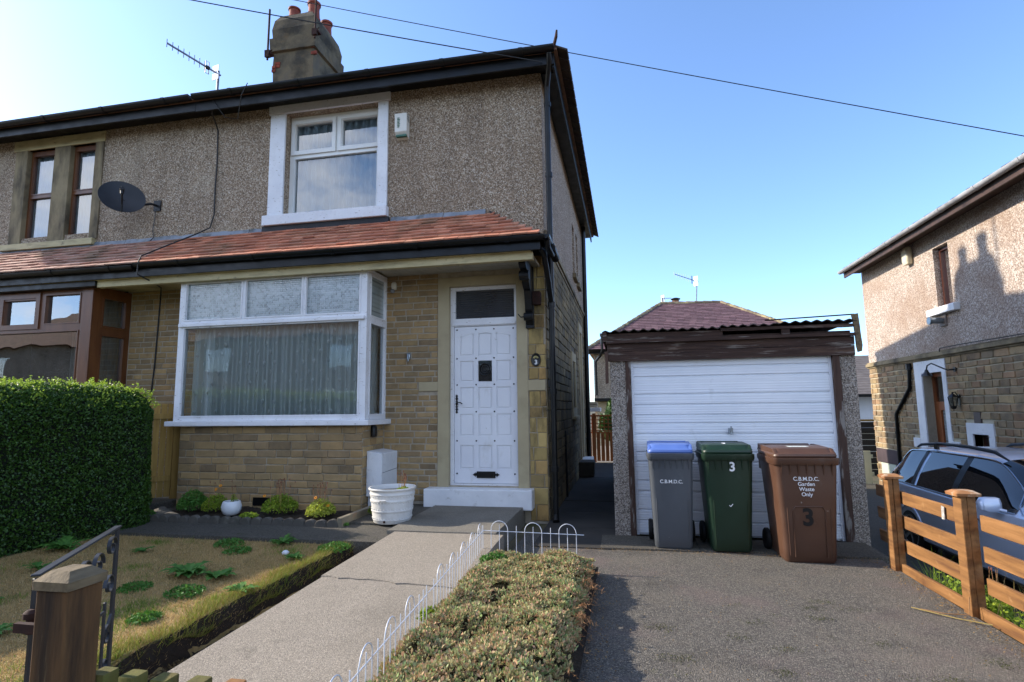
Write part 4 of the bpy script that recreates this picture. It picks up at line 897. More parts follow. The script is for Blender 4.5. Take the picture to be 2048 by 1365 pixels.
ST = [(0.00, .62, .34, .58, .55, .60, .62), (.03, .78, .24, .80, .68, .86, .88), (.12, .86, .20, .95, .71, 1.0, 1.03), (.30, .89, .19, .975, .67, 1.20, 1.25), (.52, .90, .19, .975, .62, 1.40, 1.45), (.78, .905, .19, .97, .61, 1.43, 1.49),
      (1.02, .905, .19, .965, .61, 1.44, 1.505), (1.12, .905, .19, .965, .61, 1.44, 1.507), (1.95, .91, .19, .955, .605, 1.44, 1.515), (2.07, .91, .19, .955, .60, 1.44, 1.512), (2.55, .91, .19, .95, .59, 1.41, 1.48), (2.95, .91, .19, .95, .65, 1.22, 1.29), (3.36, .905, .19, .95, .76, .985, 1.03), (3.5, .90, .19, .92, .76, .95, .99), (3.95, .89, .19, .86, .70, .90, .93), (4.4, .83, .2, .76, .62, .80, .83), (4.66, .72, .24, .62, .52, .66, .68), (4.76, .55, .32, .5, .42, .52, .53)]
SUB = 4; S = catmull(ST, SUB)
def secpts(s_):
    y, w_, zb, zbelt, wr, zre, zt = s_
    half = [(w_*.86, zb), (w_*.985, zb+.08), (w_*1.0, zb+(zbelt-zb)*.45), (w_*1.0, zbelt-.12), (w_*.985, zbelt-.02), (w_*.955, zbelt)]
    half += [(w_*.955+(wr-w_*.955)*t+.02*math.sin(math.pi*t), zbelt+(zre-zbelt)*t) for t in (.33, .67)]
    half += [(wr, zre), (wr*.86, zre+(zt-zre)*.55), (wr*.5, zre+(zt-zre)*.92), (0, zt)]
    return half
NB = 12
def car_faces(test, off=0.0):
    m = MB(); idx = {}
    G = []
    for s_ in S:
        h = secpts(s_); G.append([V(-x-off*(.9 if k > 4 else 1)*(1 if x > .01 else 0), s_[0], z+off*(1 if k > 7 else .2)) for k, (x, z) in enumerate(h)]+[V(x+off*(.9 if k > 4 else 1)*(1 if x > .01 else 0), s_[0], z+off*(1 if k > 7 else .2)) for k, (x, z) in list(enumerate(h))[::-1][1:]])
    n = len(G[0])
    for i in range(len(G)-1):
        for j in range(n-1):
            jj = j if j < NB-1 else n-2-j
            if test((i+.5)/SUB, jj, j):
                q = []
                for (a, b) in ((i, j), (i, j+1), (i+1, j+1), (i+1, j)):
                    if (a, b) not in idx: idx[(a, b)] = len(m.v); m.v.append(tuple(G[a][b]))
                    q.append(idx[(a, b)])
                m.f.append(tuple(q)); m.m.append(0)
    return m, G
m, G = car_faces(lambda i, jj, j: not ((1.9 < i < 4.0 and jj > 7) or (10.0 < i < 12.0 and jj >= 8)))
m.f.append(tuple(range(len(m.v), len(m.v)+len(G[0])))); m.m.append(0); m.v += [tuple(p) for p in G[0]]
m.f.append(tuple(range(len(m.v), len(m.v)+len(G[-1])))[::-1]); m.m.append(0); m.v += [tuple(p) for p in G[-1]]
for s_ in (-1, 1):
    for yc in (.95, 3.72):   # wheel-arch lips
        m.tube([(s_*.905, yc+.35*math.cos(math.pi*t/14), .33+.35*math.sin(math.pi*t/14)) for t in range(15)], .018, 8)
body = m.build('body', carpaint, car, smooth=38)
def sidewin(ia, ib, side):
    return car_faces(lambda i, jj, j: ia < i < ib and 5 <= jj <= 7 and ((j < NB-1) == (side < 0)), .006)[0]
for side in (-1, 1):
    for (ia, ib) in ((3.1, 5.75), (7.1, 8.0), (9.1, 11.6)): sidewin(ia, ib, side).build('side_window', carglass, car, smooth=60)
    # trim line round the glazing
    pts = [V(side*(G[k][8].x*-1+.012), G[k][8].y, G[k][8].z+.008) for k in range(12, 46)]
    pts2 = [V(side*(G[k][5].x*-1+.012), G[k][5].y, G[k][5].z+.004) for k in range(12, 47)]
    MB().tube(pts2[::-1]+[V(side*.86, .46, 1.1)]+pts+[V(side*.84, 3.2, 1.03), V(side*(.88), 3.3, .965)], .009, 6).build('window_trim', ch_, car, smooth=True)
    for k in (6.4, 8.5):
        i0 = int(k*SUB); a, b = G[i0][5], G[i0][8]; sgn = side*-1
        MB().loft([[V(sgn*G[q][r].x+side*.008, G[q][r].y, G[q][r].z) for q in (i0-2, i0+2)]+[V(sgn*G[q][r].x+side*.002, G[q][r].y, G[q][r].z) for q in (i0+2, i0-2)] for r in (5, 6, 7, 8)]).build('window_pillar', blackp, car)
    pr = [(side*.57, .62, 1.475), (side*.57, .74, 1.515), (side*.575, 1.2, 1.555), (side*.575, 1.9, 1.56), (side*.565, 2.4, 1.53), (side*.56, 2.62, 1.455)]
    MB().tube(pr, [.012, .02, .022, .022, .022, .01], 8).box(side*.575-.014, side*.575+.014, 1.10, 1.19, 1.47, 1.555).build('roof_rail', blackp, car, smooth=True)
    MB().loft([rrect(.10, .03, .01, side*1.0, 3.02, .95), rrect(.20, .09, .03, side*1.0, 3.0, .97), rrect(.22, .11, .04, side*1.0, 2.98, 1.04), rrect(.18, .08, .03, side*.99, 2.98, 1.09), rrect(.1, .03, .01, side*.98, 2.98, 1.10)]).tube([(side*.88, 3.05, .96), (side*.95, 3.02, .98)], .02, 8).build('door_mirror', carpaint, car, smooth=50)
    for yd in (1.5, 2.5): MB().tube([(side*.915, yd-.11, .80), (side*.935, yd-.08, .80), (side*.935, yd+.08, .80), (side*.915, yd+.11, .80)], .013, 6).build('door_handle', ch_, car, smooth=True)
    MB().loft([rrect(.16, .05, .02, side*.66, .02, .74), rrect(.2, .06, .02, side*.68, .045, .86), rrect(.16, .05, .02, side*.74, .075, .93)]).build('tail_light', mat('red_lens', ['#5a0c0c', '#7a1414'], 3, 3, .15), car, smooth=50)
    MB().loft([rrect(.26, .2, .05, side*.62, 4.5, .60), rrect(.26, .2, .05, side*.62, 4.47, .73)]).build('headlight', mat('clear_lens', ['#b9c0c8'], 3, 3, .08, metal=.5), car, smooth=50)
    for yc in (.95, 3.72):
        prof = [(.15, -.11), (.27, -.11), (.315, -.09), (.325, 0), (.315, .09), (.27, .11)]
        wh = MB().loft([[V(side*(.80+z_*side*side), yc+r*math.cos(2*math.pi*q/28), .325+r*math.sin(2*math.pi*q/28)) for q in range(28)] for r, z_ in prof]).build('wheel', rubber, car, smooth=35)
        r_ = MB()
        for q in range(5):
            a = 2*math.pi*q/5; r_.beam((side*.905, yc, .325), (side*.905, yc+.21*math.cos(a), .325+.21*math.sin(a)), .045, .02, (1, 0, 0))
        r_.tube([(side*.90, yc+.215*math.cos(2*math.pi*q/24), .325+.215*math.sin(2*math.pi*q/24)) for q in range(24)], .016, 6, closed=True).lathe((side*.9, yc, .325), [(.04, -.04), (.04, .04)], 10)
        r_.build('rim', ch_, wh, smooth=40)
m, _ = car_faces(lambda i, jj, j: 10.0 < i < 12.0 and jj >= 8, .002); m.build('windscreen', carglass, car, smooth=60)
m, _ = car_faces(lambda i, jj, j: 1.9 < i < 4.0 and jj > 7, .002); m.build('rear_window', carglass, car, smooth=60)
for s_ in (-1, 1): MB().tube([(s_*.05+.02, 3.42, 1.02), (s_*.05+.35, 3.25, 1.10), (s_*.05+.6, 3.12, 1.13)], .009, 5).build('wiper', blackp, car)
m = MB()
for k in range(4): m.box(-.35, .35, 4.735, 4.765, .40+k*.05, .425+k*.05)
m.build('grille', ch_, car); MB().box(-.26, .26, 4.77, 4.78, .30, .41).build('number_plate', mat('plate_white', ['#c9c9c4'], 3, 3, .5), car)
car.scale = (.87, .87, .87); car.rotation_euler.z = math.pi; car.location = (4.16, 8.75, -.485)
# ================================================================ NEXT HOUSE (right)
RX = 5.6
nh = empty('neighbouring_house', (9.5, 9.5, -.5), 'sunlit pale pebbledashed house with rubble stone below, standing across the lower drive', 'house')
T = TXm(RX)
m = wallmesh(MB(), T, 4.5, 14.46, 2.24, 4.50, .3, [(10.84, 11.33, 3.06, 4.16)]); m.box(RX+.301, 14, 4.5, 4.8, 2.24, 4.50).box(RX+.301, 14, 14.16, 14.46, 2.24, 4.50).box(13.7, 14, 4.801, 14.159, 2.24, 4.50)
m.build('upper_wall', rdash, nh)
dh, wh_ = (11.40, 12.11, -.5, 1.92), (10.24, 10.66, .1, .84)
m = wallmesh(MB(), T, 4.5, 14.46, -.6, 2.239, .3, [dh, wh_]); m.box(RX+.301, 14, 4.5, 4.8, -.6, 2.239).box(RX+.301, 14, 14.16, 14.46, -.6, 2.239).box(13.7, 14, 4.801, 14.159, -.6, 2.239)
m.build('mortar_bed', mat('pale_lime_mortar', ['#a39a84', '#b8ae98'], 9, 4, .95), nh)
ex = [(11.27, 12.37, -1, 2.15), (10.10, 10.82, -1, 1.02), (12.37, 12.64, .50, .68), (11.05, 11.27, .50, .68), (13.34, 14.42, .05, .37), (13.5, 14.2, -.6, .05)]
stones(MB(), T, 4.5, 14.46, -.5, 2.17, ex, (.10, .145), (.16, .40), .02, .018, .006).build('stonework', rstone, nh)
m = MB()
for z0, z1, w_ in ((2.165, 2.20, .035), (2.20, 2.27, .07), (2.27, 2.30, .04)): m.box(RX-w_, RX, 4.5, 14.5, z0, z1)
m.build('string_course', oldstone, nh, bevel=.01)
f = window(nh, T, 10.84, 11.33, 3.06, 4.16, [(10.90, 11.27, 3.12, 4.10)], mat('dark_brown_frame', ['#3a1f18', '#4d2a20'], 5, 3, .4), glassd, .10)
MB().box(RX-.10, RX+.06, 10.66, 11.56, 2.93, 3.055).build('window_sill', whitestep, nh, bevel=.008)
m = wallmesh(MB(), TXm(RX-.025), 11.27, 12.37, -.5, 2.15, .16, [dh]); m.box(RX-.028, RX, 12.371, 12.64, .50, .68).box(RX-.028, RX, 11.05, 11.269, .50, .68)
m.build('door_surround', whitestep, nh, bevel=.006)
m = wallmesh(MB(), TXm(RX+.15), 11.40, 12.11, -.5, 1.92, .07, [(11.47, 12.04, 1.38, 1.85), (11.62, 11.9, -.2, 1.22)]); dr = m.build('side_door', oakdoor, nh, bevel=.008)
MB().box(RX+.18, RX+.19, 11.47, 12.04, 1.38, 1.85).build('fanlight', glassd, dr); MB().box(RX+.18, RX+.19, 11.62, 11.9, -.2, 1.22).build('pane', obscure, dr)
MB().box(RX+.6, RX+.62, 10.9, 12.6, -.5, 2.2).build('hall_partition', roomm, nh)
m = wallmesh(MB(), TXm(RX-.025), 10.10, 10.82, -.02, 1.02, .14, [wh_]); m.build('window_surround', whitestep, nh, bevel=.006)
window(nh, T, 10.24, 10.66, .1, .84, [(10.29, 10.61, .15, .79)], mat('dark_brown_frame', []), glassd, .12)
MB().box(RX-.03, RX+.001, 13.36, 14.4, .06, .36).build('wooden_lintel', mat('purple_brown_paint', ['#3d3335', '#4a3d3f'], 5, 3, .7), nh)
m = wallmesh(MB(), TXm(RX-.03), 13.5, 14.2, -.5, .05, .03, []); m.build('meter_cupboard', mat('pale_green_door', ['#aab3a2', '#bcc4b4'], 4, 4, .6), nh)
m = MB().box(5.24, 5.27, 4.0, 14.52, 4.37, 4.53).box(5.271, RX, 4.0, 14.52, 4.47, 4.485); m.build('eaves_fascia', mat('brown_soffit_board', ['#33241e', '#4a352c'], 5, 4, .6), nh)
gutter(MB(), (5.17, 14.54, 4.53), (5.17, 3.9, 4.53), .06).build('eaves_gutter', mat('grey_gutter', ['#8f9093', '#b0b1b4'], 3, 5, .45, dirt=[('#5a5850', 5, .55, .7, .6)]), nh, smooth=35)
m = MB(); m.loft([[V(5.22, y, 4.54), V(9.8, y, 7.17), V(14.4, y, 4.54), V(14.4, y, 4.50), V(5.22, y, 4.50)] for y in (4.0, 14.6)]); rf = m.build('roof', mat('brown_roof_tile', []), nh)
m = MB()
for i in range(58): m.obox((5.26, 4.1+i*.18, 4.57+random.uniform(-.004, .006)), (.1, 0, .055), (0, .087, random.uniform(-.003, .003)), (-.006, 0, .011))
m.build('eaves_tiles', mat('eaves_tile', []), rf)
m = MB()
for i in range(25): m.obox((5.25, 4.4+i*.41, 4.595), (.09, 0, .05), (0, .03, 0), (-.01, 0, .018))
m.build('tile_rolls', mat('eaves_tile', []), rf)
MB().tube([(RX-.045, 12.50, 2.10), (RX-.05, 12.55, 1.66), (RX-.05, 13.22, 1.14), (RX-.05, 13.28, -.5)], .036, 8).tube([(RX-.05, 12.5, 2.02), (RX-.05, 12.51, 2.14)], .055, 8).tube([(RX-.05, 13.26, .72), (RX-.05, 13.262, .78)], .045, 8).build('waste_pipe', black, nh, smooth=50)
tag(MB().loft([rrect(.10, .18, .03, RX-.055, 12.12, 4.08), rrect(.12, .22, .04, RX-.065, 12.12, 4.14), rrect(.12, .22, .04, RX-.065, 12.12, 4.36), rrect(.09, .16, .04, RX-.05, 12.12, 4.42)]).build('alarm_box', mat('cream_plastic', ['#cfc6a8', '#d8d0b4'], 3, 3, .4), smooth=40), 'small cream alarm box with a dark underside on the sunlit wall of the next house', 'alarm box')
t = empty('boiler_flue', (RX-.06, 11.2, 2.78), 'grey round boiler flue poking from the wall under the narrow window', 'flue')
MB().box(RX-.022, RX-.001, 11.08, 11.30, 2.72, 2.92).build('wall_plate', mat('grey_plate', ['#6f6258', '#80746a'], 4, 3, .6), t); m = MB().tube([(RX, 11.2, 2.82), (RX-.20, 11.2, 2.82)], .055, 14).tube([(RX-.20, 11.2, 2.82), (RX-.24, 11.2, 2.82)], .07, 14); m.build('pipe', zinc, t, smooth=40)
t = empty('swan_neck_lamp', (RX, 10.98, 1.95), 'black swan neck lamp bending over the doorway of the next house', 'wall lamp')
MB().tube([(RX-.01, 10.98, 1.93), (RX-.12, 11.0, 1.92), (RX-.2, 11.1, 1.99), (RX-.24, 11.25, 2.06), (RX-.25, 11.38, 2.03), (RX-.25, 11.42, 1.96)], .012, 8).tube([(RX-.03, 10.98, 1.93), (RX, 10.98, 1.93)], .045, 12).build('bracket', blackiron, t, smooth=True)
MB().lathe((RX-.25, 11.42, 1.84), [(.09, 0), (.085, .02), (.04, .07), (.02, .12)], 16).build('lamp_shade', blackiron, t, smooth=True)
def lantern(x, y, z, s_=1, nm='lantern', lab=''):
    t = empty(nm, (x, y, z), lab, 'wall lamp')
    MB().box(x-.02, x+.0, y-.03, y+.03, z-.1, z+.12).tube([(x-.01, y, z+.05), (x-.07, y, z+.16), (x-.11, y, z+.14)], .01, 8).build('bracket', blackiron, t)
    m = MB().lathe((x-.11, y, z-.08), [(.03, -.05), (.045, -.03), (.05, 0)], 6).lathe((x-.11, y, z+.07), [(.085, 0), (.05, .035), (.015, .06), (.012, .09)], 6)
    for k in range(6): a = math.pi*k/3; m.tube([(x-.11+.05*math.cos(a), y+.05*math.sin(a), z-.08), (x-.11+.078*math.cos(a), y+.078*math.sin(a), z+.072)], .006, 4)
    m.build('cage', blackiron, t); MB().lathe((x-.11, y, z-.078), [(.045, 0), (.07, .145)], 6).build('lamp_glass', glassd, t)
    return t
lantern(RX, 10.95, 1.38, lab='black six sided carriage lantern on the stone wall right of the brown side door')
tag(MB().box(RX-.025, RX-.0, 10.40, 10.58, 1.02, 1.20).build('air_brick', mat('brown_plastic_vent', ['#4a3f3a', '#5a4d46'], 60, 2, .6), bevel=.004), 'small square brown wall vent above the white framed little window', 'vent')
tag(MB().tube([(RX-.02, 12.2, 2.18), (RX-.03, 11.4, 2.19), (RX-.06, 11.3, 2.33), (RX-.08, 10.6, 2.33), (RX-.08, 9, 2.31), (RX-.08, 6, 2.33)], .009, 5).build('cable', blackp), 'thin black cable running along the string course of the next house', 'cable')
t = empty('cream_gate', (4.6, 14.6, -.5), 'sunlit cream boarded gate at the end of the lower drive beside the car', 'gate')
m = MB(); x = 3.56
creamg = mat('cream_gate_paint', ['#c9c8a8', '#d8d6b8'], 3, 4, .6, dirt=[('#8f8a6c', 4, .6, .8, .4)])
while x < 5.44: m.box(x, x+.145, 14.6, 14.62, -.49, .27); x += .151
m.build('boards', creamg, t, bevel=.004); [MB().box(3.56, 5.57, 14.62, 14.66, z, z+.08).build('rail', creamg, t) for z in (-.3, .1)]
MB().box(3.42, 3.55, 14.58, 14.72, -.5, .32).build('gate_post', greenw, t)
t = empty('slatted_fence', (4.8, 16.5, 0), 'dark slatted fence behind the cream gate with a pale top rail', 'fence')
m = MB()
for k in range(9): m.box(2.4, 6.6, 16.5, 16.53, -.5+k*.155, -.5+k*.155+.14)
m.build('slats', mat('dark_fence_wood', ['#2e2a26', '#3f3934'], 7, 5, .85, stretch=(.3, 4, 4)), t); MB().box(2.4, 6.6, 16.47, 16.56, .90, .95).build('top_rail', panelw, t)
bg_ = empty('white_bungalow', (8.5, 23, -.5), 'small white walled bungalow with a grey tiled roof, far behind the drive', 'house')
MB().box(7.2, 14, 22, 29, -1, 1.72).build('wall', mat('white_render', ['#cfd2d6', '#dcdfe2'], 2, 3, .8), bg_)
m = MB().loft([[V(x, 21.6, 1.70), V(x, 25.4, 3.35), V(x, 29.4, 1.70), V(x, 29.4, 1.66), V(x, 21.6, 1.66)] for x in (6.9, 14.3)]); rb = m.build('roof', mat('grey_roof_tile', ['#57504c', '#6d655f'], 4, 5, .8, [('wave', .9, .03, 'Z', 3.2)]), bg_)
MB().box(7.6, 7.86, 21.95, 21.999, .9, 1.66).build('window', blackp, bg_); MB().box(6.9, 14.3, 21.52, 21.6, 1.60, 1.70).build('gutter', black, bg_)
MB().box(7.2, 14, 20.4, 21.9, .55, .75).build('flat_roof', lead, bg_)

# ================================================================ HOUSE BEHIND THE GARAGE
fh = empty('hipped_roof_house', (3.6, 30, -1), 'house behind the garage, only its purple slate hipped roof and grey dashed wall showing', 'house')
a, b, c, d = V(-1.75, 25.9, 4.0), V(8.9, 25.9, 4.0), V(8.9, 35.5, 4.0), V(-1.75, 35.5, 4.0); e1, e2 = V(1.95, 30.3, 6.78), V(5.0, 30.3, 6.70)
m = MB(); m.face([a, b, e2, e1]); m.face([b, c, e2]); m.face([c, d, e1, e2]); m.face([d, a, e1]); m.face([a, d, c, b])
rf = m.build('roof', mat('brown_roof_tile', []), fh)
m = MB(); rows_ = 27
for i in range(rows_):
    t0, t1 = i/rows_, (i+1)/rows_
    p0, p1 = a.lerp(e1, t0), b.lerp(e2, t0); q0 = a.lerp(e1, t1)
    L_ = (p1-p0).length; u = (p1-p0)/L_; s_ = -random.uniform(0, .3); up = V(0, q0.y-p0.y, q0.z-p0.z); nn = u.cross(up).normalized()
    while s_ < L_:
        x0_, x1_ = max(s_, 0), min(s_+.30, L_)
        if x1_-x0_ > .04:
            c0 = p0+u*((x0_+x1_)/2)+up*.5+nn*(.02+random.uniform(-.004, .004)); m.obox(c0, u*((x1_-x0_)/2-.005), up*.55-nn*.012, nn*.006)
        s_ += .30
m.build('slates', slate, rf)
m = MB()
for p, q in ((a, e1), (e1, e2), (e2, b)):
    L_ = (q-p).length; k = int(L_/.42)
    for i in range(k): m.tube([p.lerp(q, i/k)+V(0, 0, .03), p.lerp(q, (i+1.0)/k)+V(0, 0, .02)], [.10, .085], 8)
m.build('ridge_tiles', mat('mossy_ridge', ['#5a4d42', '#8f8266'], 3, 5, .9, island=.3, dirt=[('#b8a878', 2.5, .55, .62, .7)]), rf)
m = wallmesh(MB(), TY(26.3), -1.45, 8.6, -1.2, 3.98, .3, []); m.box(-1.45, -1.15, 26.601, 35.2, -1.2, 3.98)
m.build('wall', mat('grey_pebbledash', ['#968a78', '#a69a88'], 2, 5, .9, [('vor', .8, .01)], vor=(40, render_cols, .6), dirt=[('#7a705f', 1, .45, .7, .4)]), fh)
gutter(MB(), (-1.85, 25.8, 3.98), (8.9, 25.8, 3.98), .07).box(-1.8, 8.8, 26.0, 26.25, 3.82, 3.93).build('gutter', black, fh)
MB().tube([(-1.02, 25.75, 4.65), (-1.02, 25.75, 3.95), (-1.12, 25.85, 3.7), (-1.35, 26.1, 3.45), (-1.35, 26.2, 1.9)], .06, 8).tube([(-1.02, 25.75, 4.58), (-1.02, 25.75, 4.72)], .09, 8).build('vent_pipe', black, fh, smooth=True)
MB().box(-1.4, .6, 25.2, 26.29, 1.62, 1.75).build('lean_to_gutter', black, fh); MB().box(-1.3, .5, 25.5, 26.29, -1, 1.6).build('lean_to', mat('tan_render', ['#93866c', '#a5987c'], 3, 4, .9), fh)
MB().box(-.75, .3, 25.4, 25.499, .2, .95).build('window', whitepv, fh)
chf = MB().box(2.5, 3.3, 31.0, 31.8, 5.6, 6.55).build('chimney', mat('dark_chimney_stone', ['#4a4238', '#5c5246'], 4, 4, .9), fh)
MB().lathe((2.82, 31.3, 6.5), [(.2, 0), (.17, .55), (.2, .6)], 14).build('chimney_pot', mat('brown_pot', ['#7a5546', '#8f6a58'], 4, 3, .8), chf, smooth=40)
MB().lathe((2.82, 31.3, 7.16), [(.24, 0), (.26, .03), (.26, .05), (.1, .10)], 14).tube([(2.66, 31.3, 7.05), (2.66, 31.3, 7.18)], .015, 4).tube([(2.98, 31.3, 7.05), (2.98, 31.3, 7.18)], .015, 4).build('cowl', blackp, chf)
def yagi(name, mast, boom, n, el, label, par=None, md=.012, vert=True, plate=True):
    t = empty(name, mast[0], label, 'tv aerial')
    MB().tube(mast, md*1.5, 8).build('mast', alu, t, smooth=True)
    p, q = Vector(boom[0]), Vector(boom[1]); d = (q-p)
    m = MB().beam(p-d*.06, q, md*1.6, md*1.6)
    for k in range(n):
        c = p+d*(.28+.72*(k/(n-1))**1.0); L_ = el*(1-.25*k/n); m.tube([c+V(0, 0, -L_/2), c+V(0, 0, L_/2)], md*.45, 5)
    m.build('boom', alu, t)
    c = p+d*.22; s_ = d.normalized().cross(V(0, 0, 1)).normalized()
    m = MB(); m.tube([c+V(0, 0, -el*.62)-d.normalized()*.02, c+V(0, 0, el*.62)-d.normalized()*.02, c+V(0, 0, el*.62)+d.normalized()*.03, c+V(0, 0, -el*.62)+d.normalized()*.03], md*.5, 6, closed=True); m.obox(c, d.normalized()*.03, s_*.02, V(0, 0, .02)); m.build('dipole', blackp, t)
    c = p+d*.05
    if plate:
        m = MB()
        m.obox(c+V(0, 0, el*.42), s_*el*.42, V(0, 0, el*.33), d.normalized()*.004); m.obox(c+V(0, 0, -el*.42), s_*el*.42, V(0, 0, el*.33), d.normalized()*.004)
        m.build('reflector', mat('bright_reflector', ['#c8ccd2', '#dfe2e6'], 9, 3, .35, metal=.3), t)
    return t
yagi('tv_aerial', [(-5.64, 6.52, 5.70), (-5.66, 6.60, 5.95), (-5.80, 6.76, 6.12), (-5.82, 6.79, 6.42)], [(-5.82, 6.78, 6.37), (-5.98, 6.0, 6.36)], 8, .15, 'grey tv aerial pointing out from the gutter above the white bay')
yagi('tv_aerial', [(3.85, 31, 6.6), (3.95, 31, 8.1)], [(3.95, 31, 8.05), (2.7, 30, 8.3)], 8, .34, 'small distant tv aerial on the ridge of the hipped roof, right of the pot', md=.02)
yagi('tv_aerial', [(2.1, 31, 6.6), (2.1, 31, 7.25)], [(2.1, 31, 7.2), (2.6, 31.5, 7.3)], 4, .25, 'stubby distant tv aerial left of the chimney pot on the hipped roof', md=.018)

# ================================================================ BETWEEN THE HOUSES
tf = empty('trellis_fence', (-.5, 14.2, 0), 'orange brown garden fence with square trellis above boards at the end of the passage', 'fence')
m = MB(); x = -.98
while x < .3: m.box(x, x+.085, 14.2, 14.218, .03, .72, .003); x += .108
m.build('boards', trellw, tf); m = MB()
for k in range(14): m.box(-.98+k*.1, -.96+k*.1, 14.215, 14.23, .74, 1.14)
for k in range(5): m.box(-1.0, .35, 14.23, 14.245, .76+k*.09, .78+k*.09)
m.box(-1.0, .35, 14.2, 14.24, .715, .745).box(-1.0, .35, 14.2, 14.24, 1.135, 1.16); m.build('trellis', trellw, tf); MB().box(-.86, -.78, 14.15, 14.23, 0, 1.2).build('post', trellw, tf)
t = empty('side_canopy', (-.8, 13.5, 0), 'flat white canopy with a brick upstand on a thin white post beside the house', 'canopy')
MB().box(-.955, -.62, 13.4, 14.0, 1.25, 1.34).build('canopy_slab', whitestep, t, bevel=.01); stones(MB(), TY(13.5), -.955, -.68, 1.345, 1.48, (), (.06, .07), (.12, .2)).box(-.955, -.69, 13.51, 13.7, 1.342, 1.48).build('brick_upstand', mat('pale_brick', ['#a89a80', '#bfb196'], 4, 4, .9), t); MB().box(-.955, -.90, 13.35, 13.42, 0, 1.6).build('post', whitepv, t)
tag(MB().box(-.955, -.66, 11.05, 11.6, .0, .30, .02).build('stone_trough', mat('dark_trough_stone', ['#37352f', '#4a4740'], 6, 5, .9, (20, .6, .01)), bevel=.02), 'dark stone trough against the side wall in the passage', 'trough')
tag(MB().tube([(-.92, 8.6, .02), (-.94, 8.65, 1.0)], .016, 8).build('leaning_pole', blackp), 'thin dark pole leaning against the side wall in the passage', 'pole')

# ================================================================ FIXTURES ON THE HOUSE
t = empty('satellite_dish', (-7.1, 6.7, 4.3), 'dark grey oval satellite dish on the upstairs wall between the two houses', 'satellite dish')
dc, dnrm = V(-6.98, 6.42, 4.43), V(.683, -.60, .405).normalized(); du = dnrm.cross(V(0, 0, 1)).normalized(); dv = dnrm.cross(du)
rings = [[dc-dnrm*(.055*(1-(r/.285)**2))+r*(math.cos(2*math.pi*k/36)*du+math.sin(2*math.pi*k/36)*dv) for k in range(36)] for r in (.02, .1, .17, .24, .275, .285)]
back = [[p-dnrm*.006 for p in r] for r in rings[::-1]]
MB().loft(rings+back, True).build('dish', mat('dark_grey_dish', ['#1f2125', '#2c2e33'], 3, 4, .5), t, smooth=40)
lnb = dc+dnrm*.30+V(-.02, 0, -.10)
MB().tube([dc-dv*(.28 if dv.z > 0 else -.28), dc+dnrm*.15+V(0, 0, -.22), lnb+V(0, 0, -.05)], .012, 6).tube([lnb+dnrm*.02, lnb-dnrm*.07], .03, 10).tube([lnb+V(0, 0, -.07), lnb+V(0, 0, .03)], .02, 8).build('feed_arm', blackp, t)
MB().tube([dc-dnrm*.06, dc-dnrm*.10+V(.1, .05, -.06), (-6.80, 6.74, 4.42), (-6.78, YW, 4.42)], .018, 8).box(-6.84, -6.72, YW-.02, YW, 4.34, 4.50).build('wall_mount', blackp, t)
tag(MB().tube([(-6.80, 6.82, 4.37), (-6.81, 6.825, 4.2), (-6.83, 6.825, 4.05), (-6.80, 6.82, 3.93), (-6.79, 6.75, 3.86)], .006, 5).build('cable', blackp), 'thin black lead trailing from the satellite dish to the porch roof', 'cable')
tag(MB().tube([(-5.66, 6.53, 5.72), (-5.72, 6.60, 5.62), (-5.80, 6.82, 5.50), (-5.79, 6.825, 5.0), (-5.80, 6.825, 4.6), (-5.79, 6.82, 4.2), (-5.83, 6.80, 4.0), (-5.98, 6.70, 3.88), (-6.10, 6.5, 3.72), (-6.22, 6.3, 3.56), (-6.26, 6.1, 3.42), (-6.2, 6.0, 3.3), (-6.22, 6.02, 3.15), (-6.15, 6.2, 3.08), (-6.40, 6.6, 3.10), (-6.62, 6.83, 3.02), (-6.64, 6.82, 2.0), (-6.70, 6.82, 1.2)], .010, 6).build('cable', blackp), 'long black aerial cable down the pebbledash beside the white upstairs window', 'cable')
tag(MB().tube([(-5.65, 6.5, 5.78), (-5.5, 6.46, 5.60), (-5.42, 6.5, 5.48), (-5.3, 6.6, 5.5), (-5.1, 6.4, 5.72), (-4.98, 6.36, 5.86)], .006, 5).build('cable', blackp), 'loose loop of thin cable hanging below the gutter beside the aerial', 'cable')
t = empty('alarm_box', (-2.88, YW, 5.04), 'white wedge shaped burglar alarm box right of the upstairs white window', 'alarm box')
abm = mat('white_alarm_plastic', ['#cfccc2', '#dcd9cf'], 4, 4, .45)
m = MB().loft([[V(x, YW, 5.02), V(x, YW-.05, 5.04), V(x, YW-.105, 5.10), V(x, YW-.11, 5.36), V(x, YW, 5.37)] for x in (-2.965, -2.79)])
m.build('case', abm, t, bevel=.006)
m = MB()
for k in range(3): m.beam((-2.789, YW-.09, 5.345-k*.03), (-2.789, YW-.03, 5.315-k*.03), .003, .008, (1, 0, 0))
m.build('vent_slots', blackp, t); MB().box(-2.95, -2.80, YW-.095, YW-.05, 5.035, 5.06).build('strobe_lens', mat('green_lens', ['#2f5a48', '#3f6f5a'], 3, 3, .3), t)
m = MB()
for k in range(7): m.box(-2.925, -2.893+.004*(k % 3), YW-.1135, YW-.110, 5.16+k*.021, 5.17+k*.021)
m.build('faded_print', mat('green_print', ['#3f6a55'], 3, 3, .6), t)
t = empty('security_sensor', (-2.97, YW, 2.9), 'small cream movement sensor on the brickwork beside the bay, under the porch', 'sensor')
MB().loft([rrect(.05, .05, .015, -2.97, YW-.03, 2.93), rrect(.065, .065, .02, -2.97, YW-.035, 2.96), rrect(.065, .065, .02, -2.97, YW-.035, 3.01), rrect(.04, .04, .015, -2.97, YW-.03, 3.03)]).build('housing', abm, t, smooth=40)
